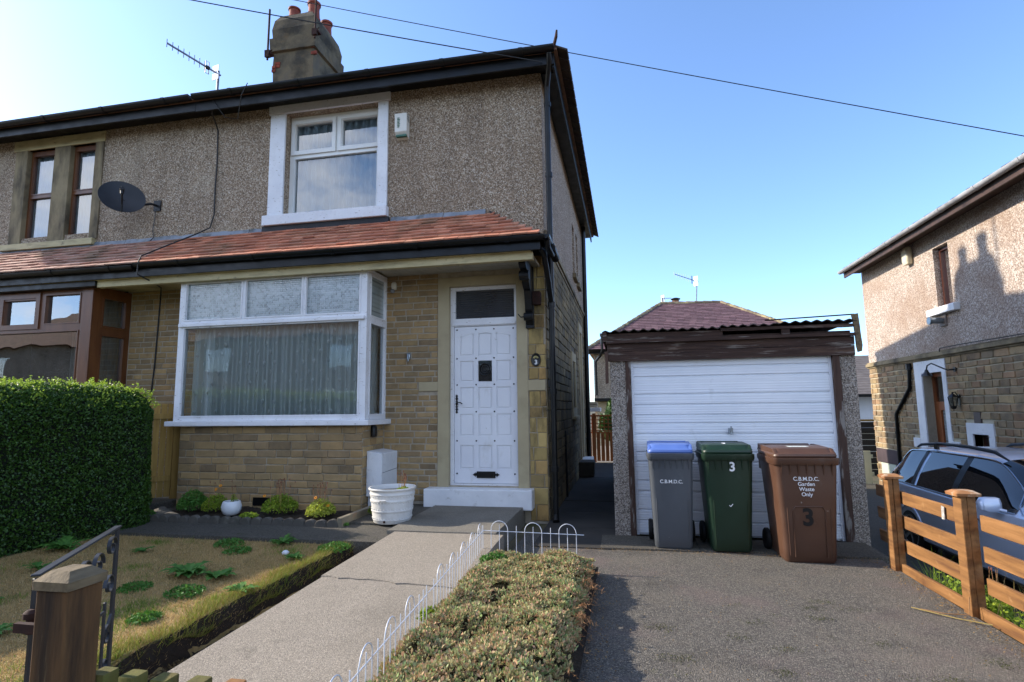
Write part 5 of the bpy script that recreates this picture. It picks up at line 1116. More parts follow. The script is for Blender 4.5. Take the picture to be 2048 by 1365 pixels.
MB().lathe((-2.98, YW-.06, 2.88), [(.015, 0), (.028, .015), (.03, .035), (.015, .05)], 12).build('lens', mat('grey_lens', ['#77787c', '#8a8b8f'], 4, 3, .2), t, smooth=True)
t = empty('wall_tap_knob', (-2.76, YW, 2.04), 'small grey metal hook fitting on the brick wall left of the door', 'fitting')
MB().lathe((-2.76, YW-.01, 2.0), [(.02, -.0), (.024, .04), (.02, .08)], 10).build('plate', zinc, t, smooth=True); MB().tube([(-2.76, YW-.01, 2.05), (-2.76, YW-.05, 2.06), (-2.76, YW-.06, 2.01), (-2.755, YW-.05, 1.97)], .011, 8).tube([(-2.79, YW-.03, 2.07), (-2.73, YW-.03, 2.07)], .008, 6).build('hook', zinc, t, smooth=True)
t = empty('number_plaque', (-1.085, YW-.02, 1.95), 'oval black house number plaque with a white 3 and gold shell on the corner stones', 'plaque')
pl_ = lambda r1, r2, y, n=32: [V(-1.085+r1*math.cos(2*math.pi*k/n), y, 1.945+r2*math.sin(2*math.pi*k/n)) for k in range(n)]
MB().loft([pl_(.058, .082, YW-.016), pl_(.060, .084, YW-.024), pl_(.052, .076, YW-.031), pl_(.048, .072, YW-.029)]).build('plate', blackiron, t, smooth=40)
gold = mat('faded_gold_paint', ['#a89a5c', '#c9bd80'], 9, 3, .5); m = MB()
for k in range(7): a_ = math.pi*(.12+.76*k/6); m.prism([(-1.085+.008*math.cos(a_), YW-.033, 1.958+.008*math.sin(a_)), (-1.085+.036*math.cos(a_-.13), YW-.033, 1.958+.036*math.sin(a_-.13)), (-1.085+.036*math.cos(a_+.13), YW-.033, 1.958+.036*math.sin(a_+.13))], (0, .003, 0))
m.build('shell_motif', gold, t); text('painted_number', '3', .075, mat('white_number', [(.7, .7, .68)], 3, 3, .5), t, (-1.083, YW-.0315, 1.912), bold=.003, ext=.001)
tag(MB().loft([rrect(.11, .07, .01, -1.06, YW-.05, 2.63), rrect(.12, .08, .01, -1.06, YW-.055, 2.70), rrect(.12, .08, .01, -1.06, YW-.055, 2.78), rrect(.09, .06, .01, -1.06, YW-.05, 2.80)]).build('rusty_wall_light', rust, smooth=40), 'rusty brown little box light on the corner under the porch end', 'wall light')
t = empty('meter_box', (-2.98, 6.55, .3), 'white gas meter box in the corner between the bay and the door', 'meter box')
MB().prism([(-3.1, 6.36, .32), (-2.90, 6.36, .32), (-2.90, 6.36, .83), (-3.1, 6.36, .86)], (0, .46, 0)).build('case', whitestep, t, bevel=.008)
MB().beam((-2.897, 6.37, .60), (-2.897, 6.81, .615), .004, .006, (1, 0, 0)).build('lid_seam', groove, t); MB().box(-3.09, -3.0, 6.40, 6.6, .17, .318).build('foot', whitestep, t)
tag(MB().loft([rrect(.05, .09, .02, -3.075, 6.49, 1.02), rrect(.06, .10, .03, -3.07, 6.49, 1.03), rrect(.06, .10, .03, -3.07, 6.49, 1.14), rrect(.04, .07, .02, -3.08, 6.49, 1.165)]).build('outdoor_socket', blackp, smooth=40), 'small black outdoor socket box on the bay brickwork just under the sill', 'socket')
tag(MB().box(-4.55, -4.25, 6.262, 6.275, .20, .30).build('air_brick', blackiron), 'dark cast air brick low in the bay wall behind the flower bed', 'vent')

# ================================================================ OVERHEAD WIRES
def wire(p, q, sag, r, lab):
    p, q = Vector(p), Vector(q); n = 24
    tag(MB().tube([p.lerp(q, t/n)-V(0, 0, sag*4*(t/n)*(1-t/n)) for t in range(n+1)], r, 5).build('overhead_wire', blackp, smooth=True), lab, 'telephone wire')
wire((-.89, 6.48, 5.66), (-13.0, 3.46, 8.08), .10, .007, 'thin phone wire running from the house corner up past the chimney')
A_, B_ = V(-4.73, 7, 7.57), V(4.49, 7, 4.33); dd = B_-A_
wire(A_-dd*.9+V(0, 0, .12), B_+dd*.8+V(0, 0, .12), .15, .006, 'long phone wire slanting across the whole blue sky above the garage')
# ================================================================ HEDGES
def hedge(name, x0, x1, y0, y1, z0, z1, label, dens, vis=None, core=.05, rad=.14, lf=(.03, .02), group=None, tips=True, rot=0):
    t = empty(name, ((x0+x1)/2, (y0+y1)/2, z0), label, 'hedge', group)
    m = MB(); nxx = max(2, int((x1-x0)/.12)); nyy = max(2, int((y1-y0)/.12))
    def rr(k, z): return rrect((x1-x0)-2*core-2*k, (y1-y0)-2*core-2*k, rad, (x0+x1)/2, (y0+y1)/2, z, 6)
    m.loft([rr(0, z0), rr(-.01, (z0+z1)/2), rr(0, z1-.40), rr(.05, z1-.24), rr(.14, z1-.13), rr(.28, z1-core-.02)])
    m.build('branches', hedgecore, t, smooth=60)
    LX, LY, LZ = x1-x0, y1-y0, z1-z0
    def pts(n, face):
        u, v = rng.random(n), rng.random(n); N = np.zeros((n, 3)); P = np.zeros((n, 3))
        if face == 0: P = np.stack([np.full(n, x1), y0+u*LY, z0+v*LZ], 1); N[:, 0] = 1
        if face == 1: P = np.stack([np.full(n, x0), y0+u*LY, z0+v*LZ], 1); N[:, 0] = -1
        if face == 2: P = np.stack([x0+u*LX, np.full(n, y1), z0+v*LZ], 1); N[:, 1] = 1
        if face == 3: P = np.stack([x0+u*LX, np.full(n, y0), z0+v*LZ], 1); N[:, 1] = -1
        if face == 4: P = np.stack([x0+u*LX, y0+v*LY, np.full(n, z1)], 1); N[:, 2] = 1
        return P, N
    Ps, Ns = [], []
    for f_, A in ((0, LY*LZ), (1, LY*LZ), (2, LX*LZ), (3, LX*LZ), (4, LX*LY)):
        P, N = pts(int(A*dens*(1 if not vis or f_ in vis else .3)), f_); Ps.append(P); Ns.append(N)
    P = np.concatenate(Ps); N = np.concatenate(Ns)
    # round the box corners
    c = np.array([(x0+x1)/2, (y0+y1)/2, (z0+z1)/2]); h = np.array([LX/2, LY/2, LZ/2]); r_ = .24 if not rot else .38
    q = P-c; inner = np.clip(q, -(h-r_), h-r_); inner[:, 2] = np.clip(q[:, 2], -h[2], h[2]-r_); dlt = q-inner; ln = np.linalg.norm(dlt, axis=1, keepdims=True)
    out = np.where(ln > 1e-6, inner+dlt/np.maximum(ln, 1e-6)*r_, q); bump = np.array([.035*mnoise.noise(V(*p)*2.6)+.02*mnoise.noise(V(*p)*9) for p in P])[:, None]
    nn = unit(dlt); P = c+out+nn*bump-nn*(rng.random((len(P), 1))**1.6)*.055
    polys('foliage', leaves(P, lf[0], lf[1], nn, .7), hedgem, t)
    if tips:
        n = int(LX*LY*520); u, v = rng.random(n), rng.random(n); bx_ = x0+.03+u*(LX-.06); by_ = y0+.03+v*(LY-.06); ed = np.minimum(np.minimum(bx_-x0, x1-bx_), np.minimum(by_-y0, y1-by_)); ed = np.clip(1-ed/r_, 0, 1); B = np.stack([bx_, by_, z1-.02-r_*(1-np.sqrt(1-ed**2*.98))], 1); hh = rng.random(n)**3*.09+.01
        Q = []
        for k in range(7):
            Q.append(B+np.stack([rng.normal(size=n)*.012, rng.normal(size=n)*.012, hh*(k+1)/7], 1))
        polys('new_shoots', leaves(np.concatenate(Q), .026, .015), hedgetip, t)
    if rot:
        off = V((x1-x0)/2, (y1-y0)/2, 0)
        for c_ in t.children: c_.location -= off
        t.location = (x1, y1, z0); t.rotation_euler.z = rot
    return t
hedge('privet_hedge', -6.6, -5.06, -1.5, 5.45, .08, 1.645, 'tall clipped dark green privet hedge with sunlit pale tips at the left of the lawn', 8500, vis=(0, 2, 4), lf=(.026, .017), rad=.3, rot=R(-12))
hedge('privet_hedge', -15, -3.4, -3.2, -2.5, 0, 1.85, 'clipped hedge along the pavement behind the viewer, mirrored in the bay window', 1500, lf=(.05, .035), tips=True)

# ================================================================ HOUSES ACROSS THE ROAD (seen mirrored in the panes)
for (x0, lab) in ((-56.5, 'pebbledashed house across the road, at the far left end of the row of four'), (-41, 'pebbledashed house across the road, second from the left'), (-25.5, 'pebbledashed house across the road, third from the left'), (-10, 'pebbledashed house across the road, at the right end of the row')):
    oh = empty('opposite_house', (x0+7, -17.5, 0), lab, 'house', 'houses across the road')
    hs_ = [(x0+2, x0+4.2, .9, 2.4), (x0+9.5, x0+11.8, .9, 2.4), (x0+2.2, x0+4, 3.6, 4.9), (x0+9.8, x0+11.4, 3.6, 4.9), (x0+6.2, x0+7.2, 0, 2.1)]
    wallmesh(MB(), lambda u, w_, z: (u, -14.5-w_, z), x0, x0+14, 0, 5.4, .3, hs_).box(x0, x0+14, -22.5, -22.2, 0, 5.4).box(x0, x0+.3, -22.19, -14.81, 0, 5.4).box(x0+13.7, x0+14, -22.19, -14.81, 0, 5.4).build('wall', dash, oh)
    for (a, b, c_, d_) in hs_: MB().box(a, b, -14.7, -14.65, c_, d_).build('window', glassd if c_ > 0 else oakdoor, oh)
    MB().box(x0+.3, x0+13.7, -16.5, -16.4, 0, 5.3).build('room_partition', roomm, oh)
    m = MB(); a, b, c_, d_ = V(x0-.4, -14.1, 5.35), V(x0+14.4, -14.1, 5.35), V(x0+14.4, -22.9, 5.35), V(x0-.4, -22.9, 5.35); e, f_ = V(x0+4, -18.5, 8.2), V(x0+10, -18.5, 8.2)
    m.face([b, a, e, f_]); m.face([c_, b, f_]); m.face([d_, c_, f_, e]); m.face([a, d_, e]); m.face([a, b, c_, d_]); m.build('roof', mat('brown_roof_tile', []), oh)

# ================================================================ LAWN GRASS
def grassfield(n, x0, x1, y0, y1):
    return np.stack([rng.uniform(x0, x1, n), rng.uniform(y0, y1, n)], 1)
P2 = grassfield(150000, -5.3, -2.33, 1.9, 4.92)
zz = np.array([lawnz(x, y) for x, y in P2]); gn = np.array([mnoise.noise(V(x*1.5, y*1.5, 3))+.5*mnoise.noise(V(x*5, y*5, 8)) for x, y in P2])
edge = P2[:, 0] > -2.70+.06*np.sin(P2[:, 1]*7)
green = (gn+rng.normal(size=len(P2))*.22+edge*.25+(P2[:, 1] < 2.9)*.12 > .55)
P3 = np.concatenate([P2, zz[:, None]-.004], 1); keep = (rng.random(len(P3)) < np.where(P3[:, 0] > -2.5, .0, .9))
d_ = P3[keep & ~green]; g_ = P3[keep & green]
tag(polys('lawn_grass', blades(d_, .024, .0045, .9), grassdry), 'parched straw coloured grass of the front lawn', kind='stuff')
tag(polys('lawn_grass', blades(g_, .036, .0045, .7), grassgreen), 'greener tufts through the parched lawn', kind='stuff')
# longer grass on the ragged edge beside the path
n = 7000; ey = rng.uniform(1.9, 4.9, n); ex_ = np.minimum(-2.58+.04*np.sin(ey*9)+rng.normal(size=n)*.05, -2.515)
P = np.stack([ex_, ey, np.array([lawnz(a, b) for a, b in zip(ex_, ey)])], 1)
tag(polys('edge_grass', blades(P, .05, .005, .8, .6, (.35, 0, 0)), mat('edge_grass_blade', ['#6f7a34', '#8a8440'], 3, 3, .75, icols=['#5f7a26', '#9aa53f', '#a38f56', '#7f6a38', '#86952f'], imix=.75, trans=.35)), 'long ragged grass overhanging the lawn edge by the path', kind='stuff')
n = 5200; ey = rng.uniform(1.9, 5.0, n); ex_ = rng.uniform(-2.62, -2.26, n); sel = np.array([mnoise.noise(V(a*6, b*2.2, 5)) for a, b in zip(ex_, ey)]) > -.02
P = np.stack([ex_*.5-1.14, ey, np.full(len(ey), .0)], 1)[sel]
tag(polys('trench_litter', leaves(P+[0, 0, .006], .03, .006), mat('dark_litter', ['#4a3c24', '#7a6440'], 3, 3, .9, island=.4)), 'dead grass and litter in the gully beside the path', kind='stuff')

# ================================================================ WEEDS, PLANTS
def rosette(loc, r, n, w_, lift, m, name, label, cat, group=None, jag=True, seed=0, tall=0):
    """leaves with several cross-sections arching out from the crown"""
    rs = np.random.default_rng(seed); mb = MB()
    for k in range(n):
        a = rs.uniform(0, 2*math.pi); L_ = r*rs.uniform(.55, 1.1); e = rs.uniform(.15, lift); W = w_*rs.uniform(.7, 1.2); dz = rs.uniform(0, tall)
        d = V(math.cos(a), math.sin(a), 0); s_ = V(-math.sin(a), math.cos(a), 0); nseg = 7; prev = None
        for i in range(nseg+1):
            t = i/nseg; wd = W*math.sin(math.pi*min(1, t*.9+.08))**.8*(1 if not jag or i % 2 else .5)
            c = V(*loc)+d*L_*t+V(0, 0, .01+dz+L_*e*(math.sin(t*2.2)*.8)); l, q, rr_ = c-s_*wd/2+V(0, 0, wd*.15), c, c+s_*wd/2+V(0, 0, wd*.15)
            if prev: mb.face([prev[0], prev[1], q, l]); mb.face([prev[1], prev[2], rr_, q])
            prev = (l, q, rr_)
    o = mb.build(name, m, smooth=60)
    return tag(o, label, cat, group)
G_ = 'weeds growing in the dry lawn'
FEATHER = []
weeds = [((-5.0, 4.30), .26, 18, .06, 'broad leaved weed at the far left of the lawn against the hedge'), ((-4.2, 4.32), .12, 12, .03, 'small weed in the back left of the lawn'),
  ((-3.28, 3.80), .22, 20, .055, 'largest spreading leafy weed in the middle of the lawn'), ((-3.0, 3.78), .16, 14, .05, 'leafy weed touching the right side of the largest one'), ((-2.97, 3.42), .14, 26, .025, 'feathery bright green weed just in front of the largest weed'),
  ((-3.42, 3.47), .12, 22, .022, 'feathery weed in the lawn left of centre'), ((-2.86, 2.98), .10, 20, .02, 'compact feathery weed near the front of the lawn'), ((-3.5, 2.62), .13, 16, .03, 'weed behind the wooden gate post'),
  ((-2.62, 3.52), .17, 12, .035, 'weed with lit leaves on the lawn edge beside the path crack'), ((-3.66, 4.72), .15, 16, .03, 'low weed at the back of the lawn near the concrete strip'), ((-3.4, 4.5), .13, 14, .03, 'low weed behind the middle of the lawn'),
  ((-3.2, 4.86), .18, 24, .035, 'leafy weed on the edge of the concrete strip'), ((-4.6, 3.75), .14, 12, .03, 'weed in the shade of the hedge'), ((-2.75, 4.35), .12, 14, .03, 'small weed at the back right corner of the lawn'), ((-4.2, 3.1), .12, 12, .03, 'small weed at the left edge of the picture'), ((-2.60, 4.72), .16, 26, .03, 'clump of weeds in the gully at the top of the path')]
for k, ((x, y), r, n, w_, lab) in enumerate(weeds):
  if 'feathery' in lab or 'low weed' in lab or 'clump' in lab: FEATHER.append((x, y, r, lab))
  else: rosette((x, y, lawnz(x, y)), r*.85, int(n*1.4), w_*1.5, .45, weedm, 'lawn_weed', lab, 'weed', G_, seed=k)
tag(MB().loft([rrect(.05, .04, .015, -2.93, 4.5, .125), rrect(.06, .05, .02, -2.93, 4.5, .14), rrect(.03, .03, .012, -2.93, 4.5, .155)]).build('pebble', whitestep, smooth=60), 'small white pebble lying on the dry lawn', 'pebble')
def bushy(loc, r, h, n, leafm, ls, name, label, stems=0, flowers=(), cat='plant', group='plants in the bay flower bed'):
    t = empty(name, loc, label, cat, group); x, y, z = loc
    th = rng.uniform(0, 2*math.pi, n); rr_ = r*np.sqrt(rng.random(n)); hh = h*(1-(rr_/r)**2*.6)*rng.uniform(.1, 1, n)**.6
    clump = .5+.5*np.array([mnoise.noise(V(x+a*5, b*5, c*8)) for a, b, c in zip(rr_*np.cos(th)/r, rr_*np.sin(th)/r, hh/h)])
    P = np.stack([x+rr_*np.cos(th), y+rr_*np.sin(th), z+hh*(.75+.4*clump)], 1)
    polys('leaves', leaves(P, ls, ls*.42), leafm, t)
    m = MB()
    for k in range(10): a = random.uniform(0, 6.28); q = r*.6*random.random(); m.tube([(x, y, z), (x+q*math.cos(a), y+q*math.sin(a), z+h*.8)], .0025, 4)
    m.build('stems', mat('green_stem', ['#4a5a24', '#6a6a34'], 3, 3, .8), t)
    if stems:
        m = MB(); h2 = MB()
        for k in range(stems):
            a = random.uniform(0, 6.28); q = r*.8*random.random(); px_, py_ = x+q*math.cos(a), y+q*math.sin(a); zt = z+h+random.uniform(.05, .15)
            lx, ly = random.uniform(-.03, .03), random.uniform(-.03, .03); m.tube([(px_, py_, z+h*.3), (px_+lx, py_+ly, zt)], .0018, 4); h2.lathe((px_+lx, py_+ly, zt), [(.002, 0), (.0055, .008), (.004, .02)], 6)
        m.build('flower_stalks', beddry, t); h2.build('seed_heads', mat('seed_head', ['#6a3a2c', '#8f5a44'], 9, 3, .8, island=.3), t)
    for (dx, dy, dz_) in flowers:
        m = MB(); c = V(x+dx, y+dy, z+dz_)
        for k in range(9): a = 2*math.pi*k/9; m.lathe(c+V(.012*math.cos(a), .012*math.sin(a)*.5, .010*math.sin(a)), [(.003, -.005), (.009, 0), (.003, .006)], 6)
        m.build('flower', mat('orange_petal', ['#d88410', '#e8a018'], 9, 3, .6), t)
    return t
for (x, y, r, lab) in FEATHER: bushy((x, y, lawnz(x, y)), r*.9, r*.45, int(2600*r), weedm, .032, 'lawn_weed', lab, cat='weed', group=G_)
brightleaf = mat('bright_leaf', ['#6d8a1e', '#95a832'], 4, 3, .6, icols=['#5f8020', '#a8b43a', '#829a2a', '#4f7420'], imix=.7, trans=.35)
bushy((-5.08, 5.9, .19), .17, .26, 1300, weedm, .04, 'leafy_plant', 'dark green feathery plant at the left end of the flower bed')
bushy((-4.76, 5.88, .19), .15, .22, 1100, brightleaf, .03, 'marigold_plant', 'spindly marigold plant just left of the white pot', 4, [(.07, -.02, .30), (-.03, .03, .25)])
bushy((-3.95, 5.93, .19), .20, .22, 1900, brightleaf, .032, 'leafy_plant', 'bushy green plant with reddish seed heads in the middle of the flower bed', 22, [(-.18, -.04, .19)])
bushy((-3.36, 5.80, .19), .16, .20, 1500, mat('yellow_green_leaf', ['#8fa02c', '#b4bc48'], 4, 3, .6, icols=['#a0aa34', '#c4c85c', '#7f9428'], imix=.7, trans=.4), .032, 'marigold_plant', 'yellow green plant with an orange flower at the right end of the flower bed', 16, [(-.02, -.08, .21), (.10, -.03, .12)])
bushy((-4.13, 5.62, .19), .10, .06, 350, brightleaf, .03, 'leafy_plant', 'low yellowish seedling just behind the scalloped edging')
bushy((-5.42, 5.55, .17), .12, .10, 400, weedm, .035, 'leafy_plant', 'small weed among the rocks beside the hedge')
bushy((-2.93, 6.15, .17), .10, .08, 350, brightleaf, .028, 'leafy_plant', 'scruffy yellow weed at the foot of the corner beside the meter box')
bushy((-2.98, 5.55, .15), .08, .05, 250, weedm, .03, 'leafy_plant', 'small green weed on the concrete left of the white tub')
# white pot
t = empty('white_pot', (-4.47, 5.78, .19), 'small round white pot standing in the flower bed', 'pot', None)
MB().lathe((-4.47, 5.78, .18), [(.055, 0), (.085, .02), (.105, .06), (.108, .10), (.098, .14), (.088, .155), (.080, .152), (.08, .12)], 28, cap=False).build('bowl', mat('white_glaze', ['#d3d5d8', '#dfe1e3'], 3, 3, .3), t, smooth=True)
MB().lathe((-4.47, 5.78, .29), [(.084, 0), (.04, .005), (.001, .008)], 20).build('compost', soil, t)
bushy((-4.46, 5.80, .32), .04, .10, 120, brightleaf, .022, 'pot_plant', 'thin flower stalk growing in the small round white pot', 3, group=None)
# scalloped edging, one unit after another
ed = MB().prism([(-.0625, 0, -.08)]+[(-.0622*math.cos(math.pi*k/12), 0, .012+.058*math.sin(math.pi*k/12)) for k in range(13)]+[(.0625, 0, -.08)], (0, .06, 0)).build('edging_stone', mat('dark_edging_concrete', ['#4a4640', '#5f5a52'], 5, 6, .9, [(40, .6, .006)], dirt=[('#8a867c', 5, .6, .72, .5), ('#33352a', 3, .5, .7, .5)]), bevel=.008, origin=(0, 0, 0))
tag(ed, 'dark scalloped concrete edging stone in the row along the front of the flower bed', 'edging stone', 'scalloped edging stones')
for k in range(19):
    q = ed if k == 0 else ed.copy()
    if k: COL.objects.link(q)
    q.location = (-5.32+k*.127, 5.45+random.uniform(-.008, .008), .155+random.uniform(-.006, .006)); q.rotation_euler = (0, random.uniform(-.03, .03), random.uniform(-.05, .05))
e2_ = MB().loft([[V(x+random.uniform(-.006, .006), y, z) for x, z in ((-2.99+.0, .12), (-2.93, .12), (-2.935, .24), (-2.985, .245))] for y in (5.47, 5.7, 5.95, 6.2)])
tag(e2_.build('edging_kerb', mat('lichen_stone', ['#6b6252', '#8f8672'], 5, 6, .9, (30, .6, .008), dirt=[('#a87850', 5, .6, .7, .5)]), bevel=.006), 'pale lichen spotted kerb closing the right end of the flower bed', 'kerb')
for (x, y, r, lab) in ((-5.35, 5.72, .11, 'larger rough grey rock beside the hedge foot'), (-5.18, 5.66, .08, 'smaller rough grey rock right of the larger one')):
    m = MB().lathe((x, y, .13), [(r*.8, 0), (r*1.1, r*.3), (r*.9, r*.7), (r*.4, r*.95)], 9, 1.3); m.v = [tuple(np.array(p)+np.array([nz(p[0]*9, p[1]*9, 1, p[2]*9)]*3)*.03) for p in m.v]
    tag(m.build('rock', mat('rock_grey', ['#4f4a42', '#6a645a'], 6, 6, .9, (20, .8, .02)), smooth=40), lab, 'rock')
# ================================================================ WHITE TUB
tx, ty, tz = -2.49, 5.74, .172
tub = empty('white_tub', (tx, ty, tz), 'round white painted metal wash tub used as a planter beside the door slab', 'tub')
prof = [(.185, 0), (.195, .01), (.20, .035), (.205, .04)]
for k in range(1, 32):
    z = .04+.29*k/31; r = .203+.033*k/31
    if abs((z-.13)) < .012 or abs(z-.23) < .012 or abs(z-.30) < .01: r += .006
    prof.append((r, z))
prof += [(.238, .335), (.248, .34), (.252, .35), (.248, .36), (.238, .36), (.232, .35), (.225, .28)]
tubm = mat('chalky_white_tub_paint', ['#cfcdc8', '#e0deda'], 5, 6, .55, [(50, .4, .003), (9, .3, .006)], dirt=[('#a39c8f', 5, .5, .68, .55), ('#6f6558', 9, .64, .72, .6)])
tb = MB().lathe((tx, ty, tz), prof, 48, cap=False).build('tub', tubm, tub, smooth=50)
m = MB()
for zz_ in (.055, .15, .215, .275):
    for k in range(40):
        a = 2*math.pi*k/40; r = .205+.033*(zz_-.04)/.29; c = V(tx+r*math.cos(a), ty+r*math.sin(a), tz+zz_); m.lathe(c, [(.002, -.006), (.0055, 0), (.002, .006)], 5)
m.build('embossed_beads', tubm, tub); m = MB().tube([(tx-.04, ty-.232, tz+.235), (tx-.03, ty-.246, tz+.25), (tx+.03, ty-.246, tz+.25), (tx+.04, ty-.232, tz+.235)], .007, 6); m.build('handle', tubm, tub)
MB().lathe((tx+.0, ty-.203, tz+.03), [(.011, -.011), (.011, .011)], 10).build('drain_plug', rust, tub)
MB().lathe((tx, ty, tz+.31), [(.228, 0), (.12, .012), (.001, .015)], 30).build('dry_compost', mat('grey_compost', ['#6b6355', '#8a8070'], 20, 5, .95, (40, .8, .01)), tub)
bushy((tx+.14, ty-.04, tz+.32), .07, .05, 500, brightleaf, .024, 'tub_plant', 'small green plant with thin red tipped stalks growing in the white tub', 14, group=None)

# ================================================================ GROUND-COVER BED
n = 5200; bx = rng.uniform(-1.19, -.31, n); by = rng.uniform(1.5, 4.72, n); keep = ~((bx < -1.0) & (by > 4.2) & (rng.random(n) < .7)); keep &= ~((np.abs(bx+.83) < .07) & (np.abs(by-3.62) < .06))
bx, by = bx[keep], by[keep]; n = len(bx); mound = np.array([.035+.055*mnoise.noise(V(a*3.2, b*3.2, 1))+.035*mnoise.noise(V(a*9, b*9, 2)) for a, b in zip(bx, by)])
bzz = np.array([bedz(a, b) for a, b in zip(bx, by)])+mound
k_ = 11; C3 = np.repeat(np.stack([bx, by, bzz], 1), k_, 0); ax = unit(np.stack([rng.normal(size=n*k_)*.75, rng.normal(size=n*k_)*.75, np.full(n*k_, .75)], 1)); st_ = rng.uniform(.004, .016, n*k_)[:, None]
ll = rng.uniform(.014, .032, n*k_)[:, None]; sd = unit(np.cross(ax, rng.normal(size=(n*k_, 3)))); ww = rng.uniform(.004, .008, n*k_)[:, None]
A0 = C3+ax*st_; arr = np.stack([A0, A0+ax*ll*.6+sd*ww, A0+ax*ll, A0+ax*ll*.6-sd*ww], 1)
gc = polys('ground_cover', arr, bedleaf); tag(gc, 'dry pinkish green ground cover filling the bed between path and drive', kind='stuff')
n2 = 16000; P = np.stack([rng.uniform(-1.19, -.31, n2), rng.uniform(1.5, 4.7, n2)], 1); z_ = np.array([bedz(a, b)+.02+.05*mnoise.noise(V(a*3.2, b*3.2, 1)) for a, b in P])
tag(polys('ground_cover', leaves(np.concatenate([P, z_[:, None]], 1), .03, .010), mat('brown_under_leaf', ['#4a4a2c', '#6a5a3c'], 4, 3, .85, island=.35)), 'older brown leaves under the ground cover', kind='stuff')  # darker brown leaf layer beneath the ground cover rosettes
# drooping dead sprigs over the drive
m3 = []
for k in range(130):
    y = rng.uniform(1.5, 4.4); 
    if nz(y, 1, 1.8) < -.15 and rng.random() < .8: continue
    b0 = np.array([-.31+rng.uniform(-.06, .0), y, rng.uniform(.08, .2)]); dr = unit(np.array([[1, rng.normal()*.6, rng.normal()*.45-.1]]))[0]; L_ = rng.uniform(.05, .13)
    for q in range(16):
        t = rng.uniform(.1, 1); p = b0+dr*L_*t+np.array([0, 0, -.04*t*t]); m3.append(p)
tag(polys('dead_sprigs', leaves(np.array(m3), .034, .0045), beddry), 'dead straw coloured sprigs hanging from the bed over the drive', kind='stuff')
bushy((-1.05, 4.42, .13), .13, .10, 600, weedm, .04, 'leafy_plant', 'fresh green weed at the top corner of the bed under the wire fence', group=None)
bushy((-1.18, 3.28, .12), .07, .08, 200, brightleaf, .03, 'leafy_plant', 'tiny fresh green weed at the foot of the wire fence halfway down the path', group=None)
tag(polys('bed_stalks', blades(np.stack([rng.uniform(-1.2, -1.0, 160), rng.uniform(1.7, 4.6, 160), np.full(160, .14)], 1), .11, .003, .5), beddry), 'thin dead stalks along the wire fence', kind='stuff')

# ================================================================ WIRE BORDER FENCE
wf_ = empty('wire_border_fence', (-1.2, 4.7, .1), 'low white wire border fence with hooped tops around the ground cover bed', 'border fence')
def wirepanel(p, q, n0, skip=0):
    p, q = Vector(p), Vector(q); L_ = (q-p).length; d = (q-p)/L_; sp = .072; k = int(L_/sp); m = MB(); r = .0032
    m.tube([p+V(0, 0, .30), q+V(0, 0, .30)], .0034, 6).tube([p+V(0, 0, .075), q+V(0, 0, .075)], .003, 6)
    i = n0
    j = 0
    while j <= k-1:
        ph = (j+n0) % 4; a = p+d*sp*j; wv = V(random.uniform(-.003, .003), random.uniform(-.003, .003), random.uniform(-.004, .004))
        if ph == 0 and j+2 <= k:
            pts = [a+V(0, 0, .0), a+V(0, 0, .31)]+[a+d*(sp-sp*math.cos(math.pi*t/10))+V(0, 0, .31+.072*math.sin(math.pi*t/10))+wv for t in range(1, 10)]+[a+d*2*sp+V(0, 0, .31), a+d*2*sp]
            m.tube(pts, r, 6); m.tube([a+d*sp, a+d*sp+V(0, 0, .35)+wv], r, 6)
            j += 3
        else: m.tube([a, a+V(0, 0, .345)+wv], r, 6); j += 1
    m.build('wire_panel', wirem, wf_, smooth=50)
wirepanel((-1.24, 4.76, .02), (-.385, 4.80, .0), 3); wirepanel((-1.235, 4.75, .02), (-1.16, 3.2, .0), 3); wirepanel((-1.158, 3.17, .0), (-1.06, 1.3, -.02), 1)

# ================================================================ FOREGROUND GATE, POST AND PICKETS
gp = empty('gate_post', (-1.80, 1.50, 0), 'thick weathered brown wooden gate post with a bleached chamfered cap in the front left corner', 'post')
pw = .122; px0, py0 = -1.845, 1.50
m = MB().box(px0, px0+pw, py0, py0+pw, -.05, .80); m.build('post', postw, gp, bevel=.006)
cx2, cy2 = px0+pw/2, py0+pw/2
m = MB().loft([rrect(pw+.016, pw+.016, .006, cx2, cy2, .80, 2), rrect(pw+.018, pw+.018, .006, cx2, cy2, .827, 2), rrect(pw*.62, pw*.62, .004, cx2, cy2, .853, 2)])
m.build('post_cap', capw, gp, smooth=20)
ig = empty('iron_gate', (-2.02, 1.62, 0), 'open grey painted wrought iron garden gate with scrollwork behind the wooden post', 'gate')
H0, H1 = V(-2.045, 1.66, 0), V(-2.385, 2.30, 0); gd_ = (H1-H0).normalized(); Lg = (H1-H0).length
def gp_(t, z): return H0+gd_*t+V(0, 0, z)
m = MB().beam(gp_(0, .05), gp_(0, .78), .016, .016, (1, 0, 0)).beam(gp_(Lg, .05), gp_(Lg, .81), .016, .016, (1, 0, 0)).beam(gp_(-.008, .79), gp_(Lg+.01, .815), .03, .008).beam(gp_(0, .10), gp_(Lg, .10), .012, .016).beam(gp_(Lg-.09, .1), gp_(Lg-.09, .5), .012, .012, (1, 0, 0)).beam(gp_(Lg*.3, .1), gp_(Lg*.3, .62), .012, .012, (1, 0, 0)).beam(gp_(Lg*.55, .1), gp_(Lg*.55, .62), .012, .012, (1, 0, 0)).beam(gp_(0, .46), gp_(Lg-.09, .46), .012, .012)
m.build('frame', ironm, ig, bevel=.002, seg=1)
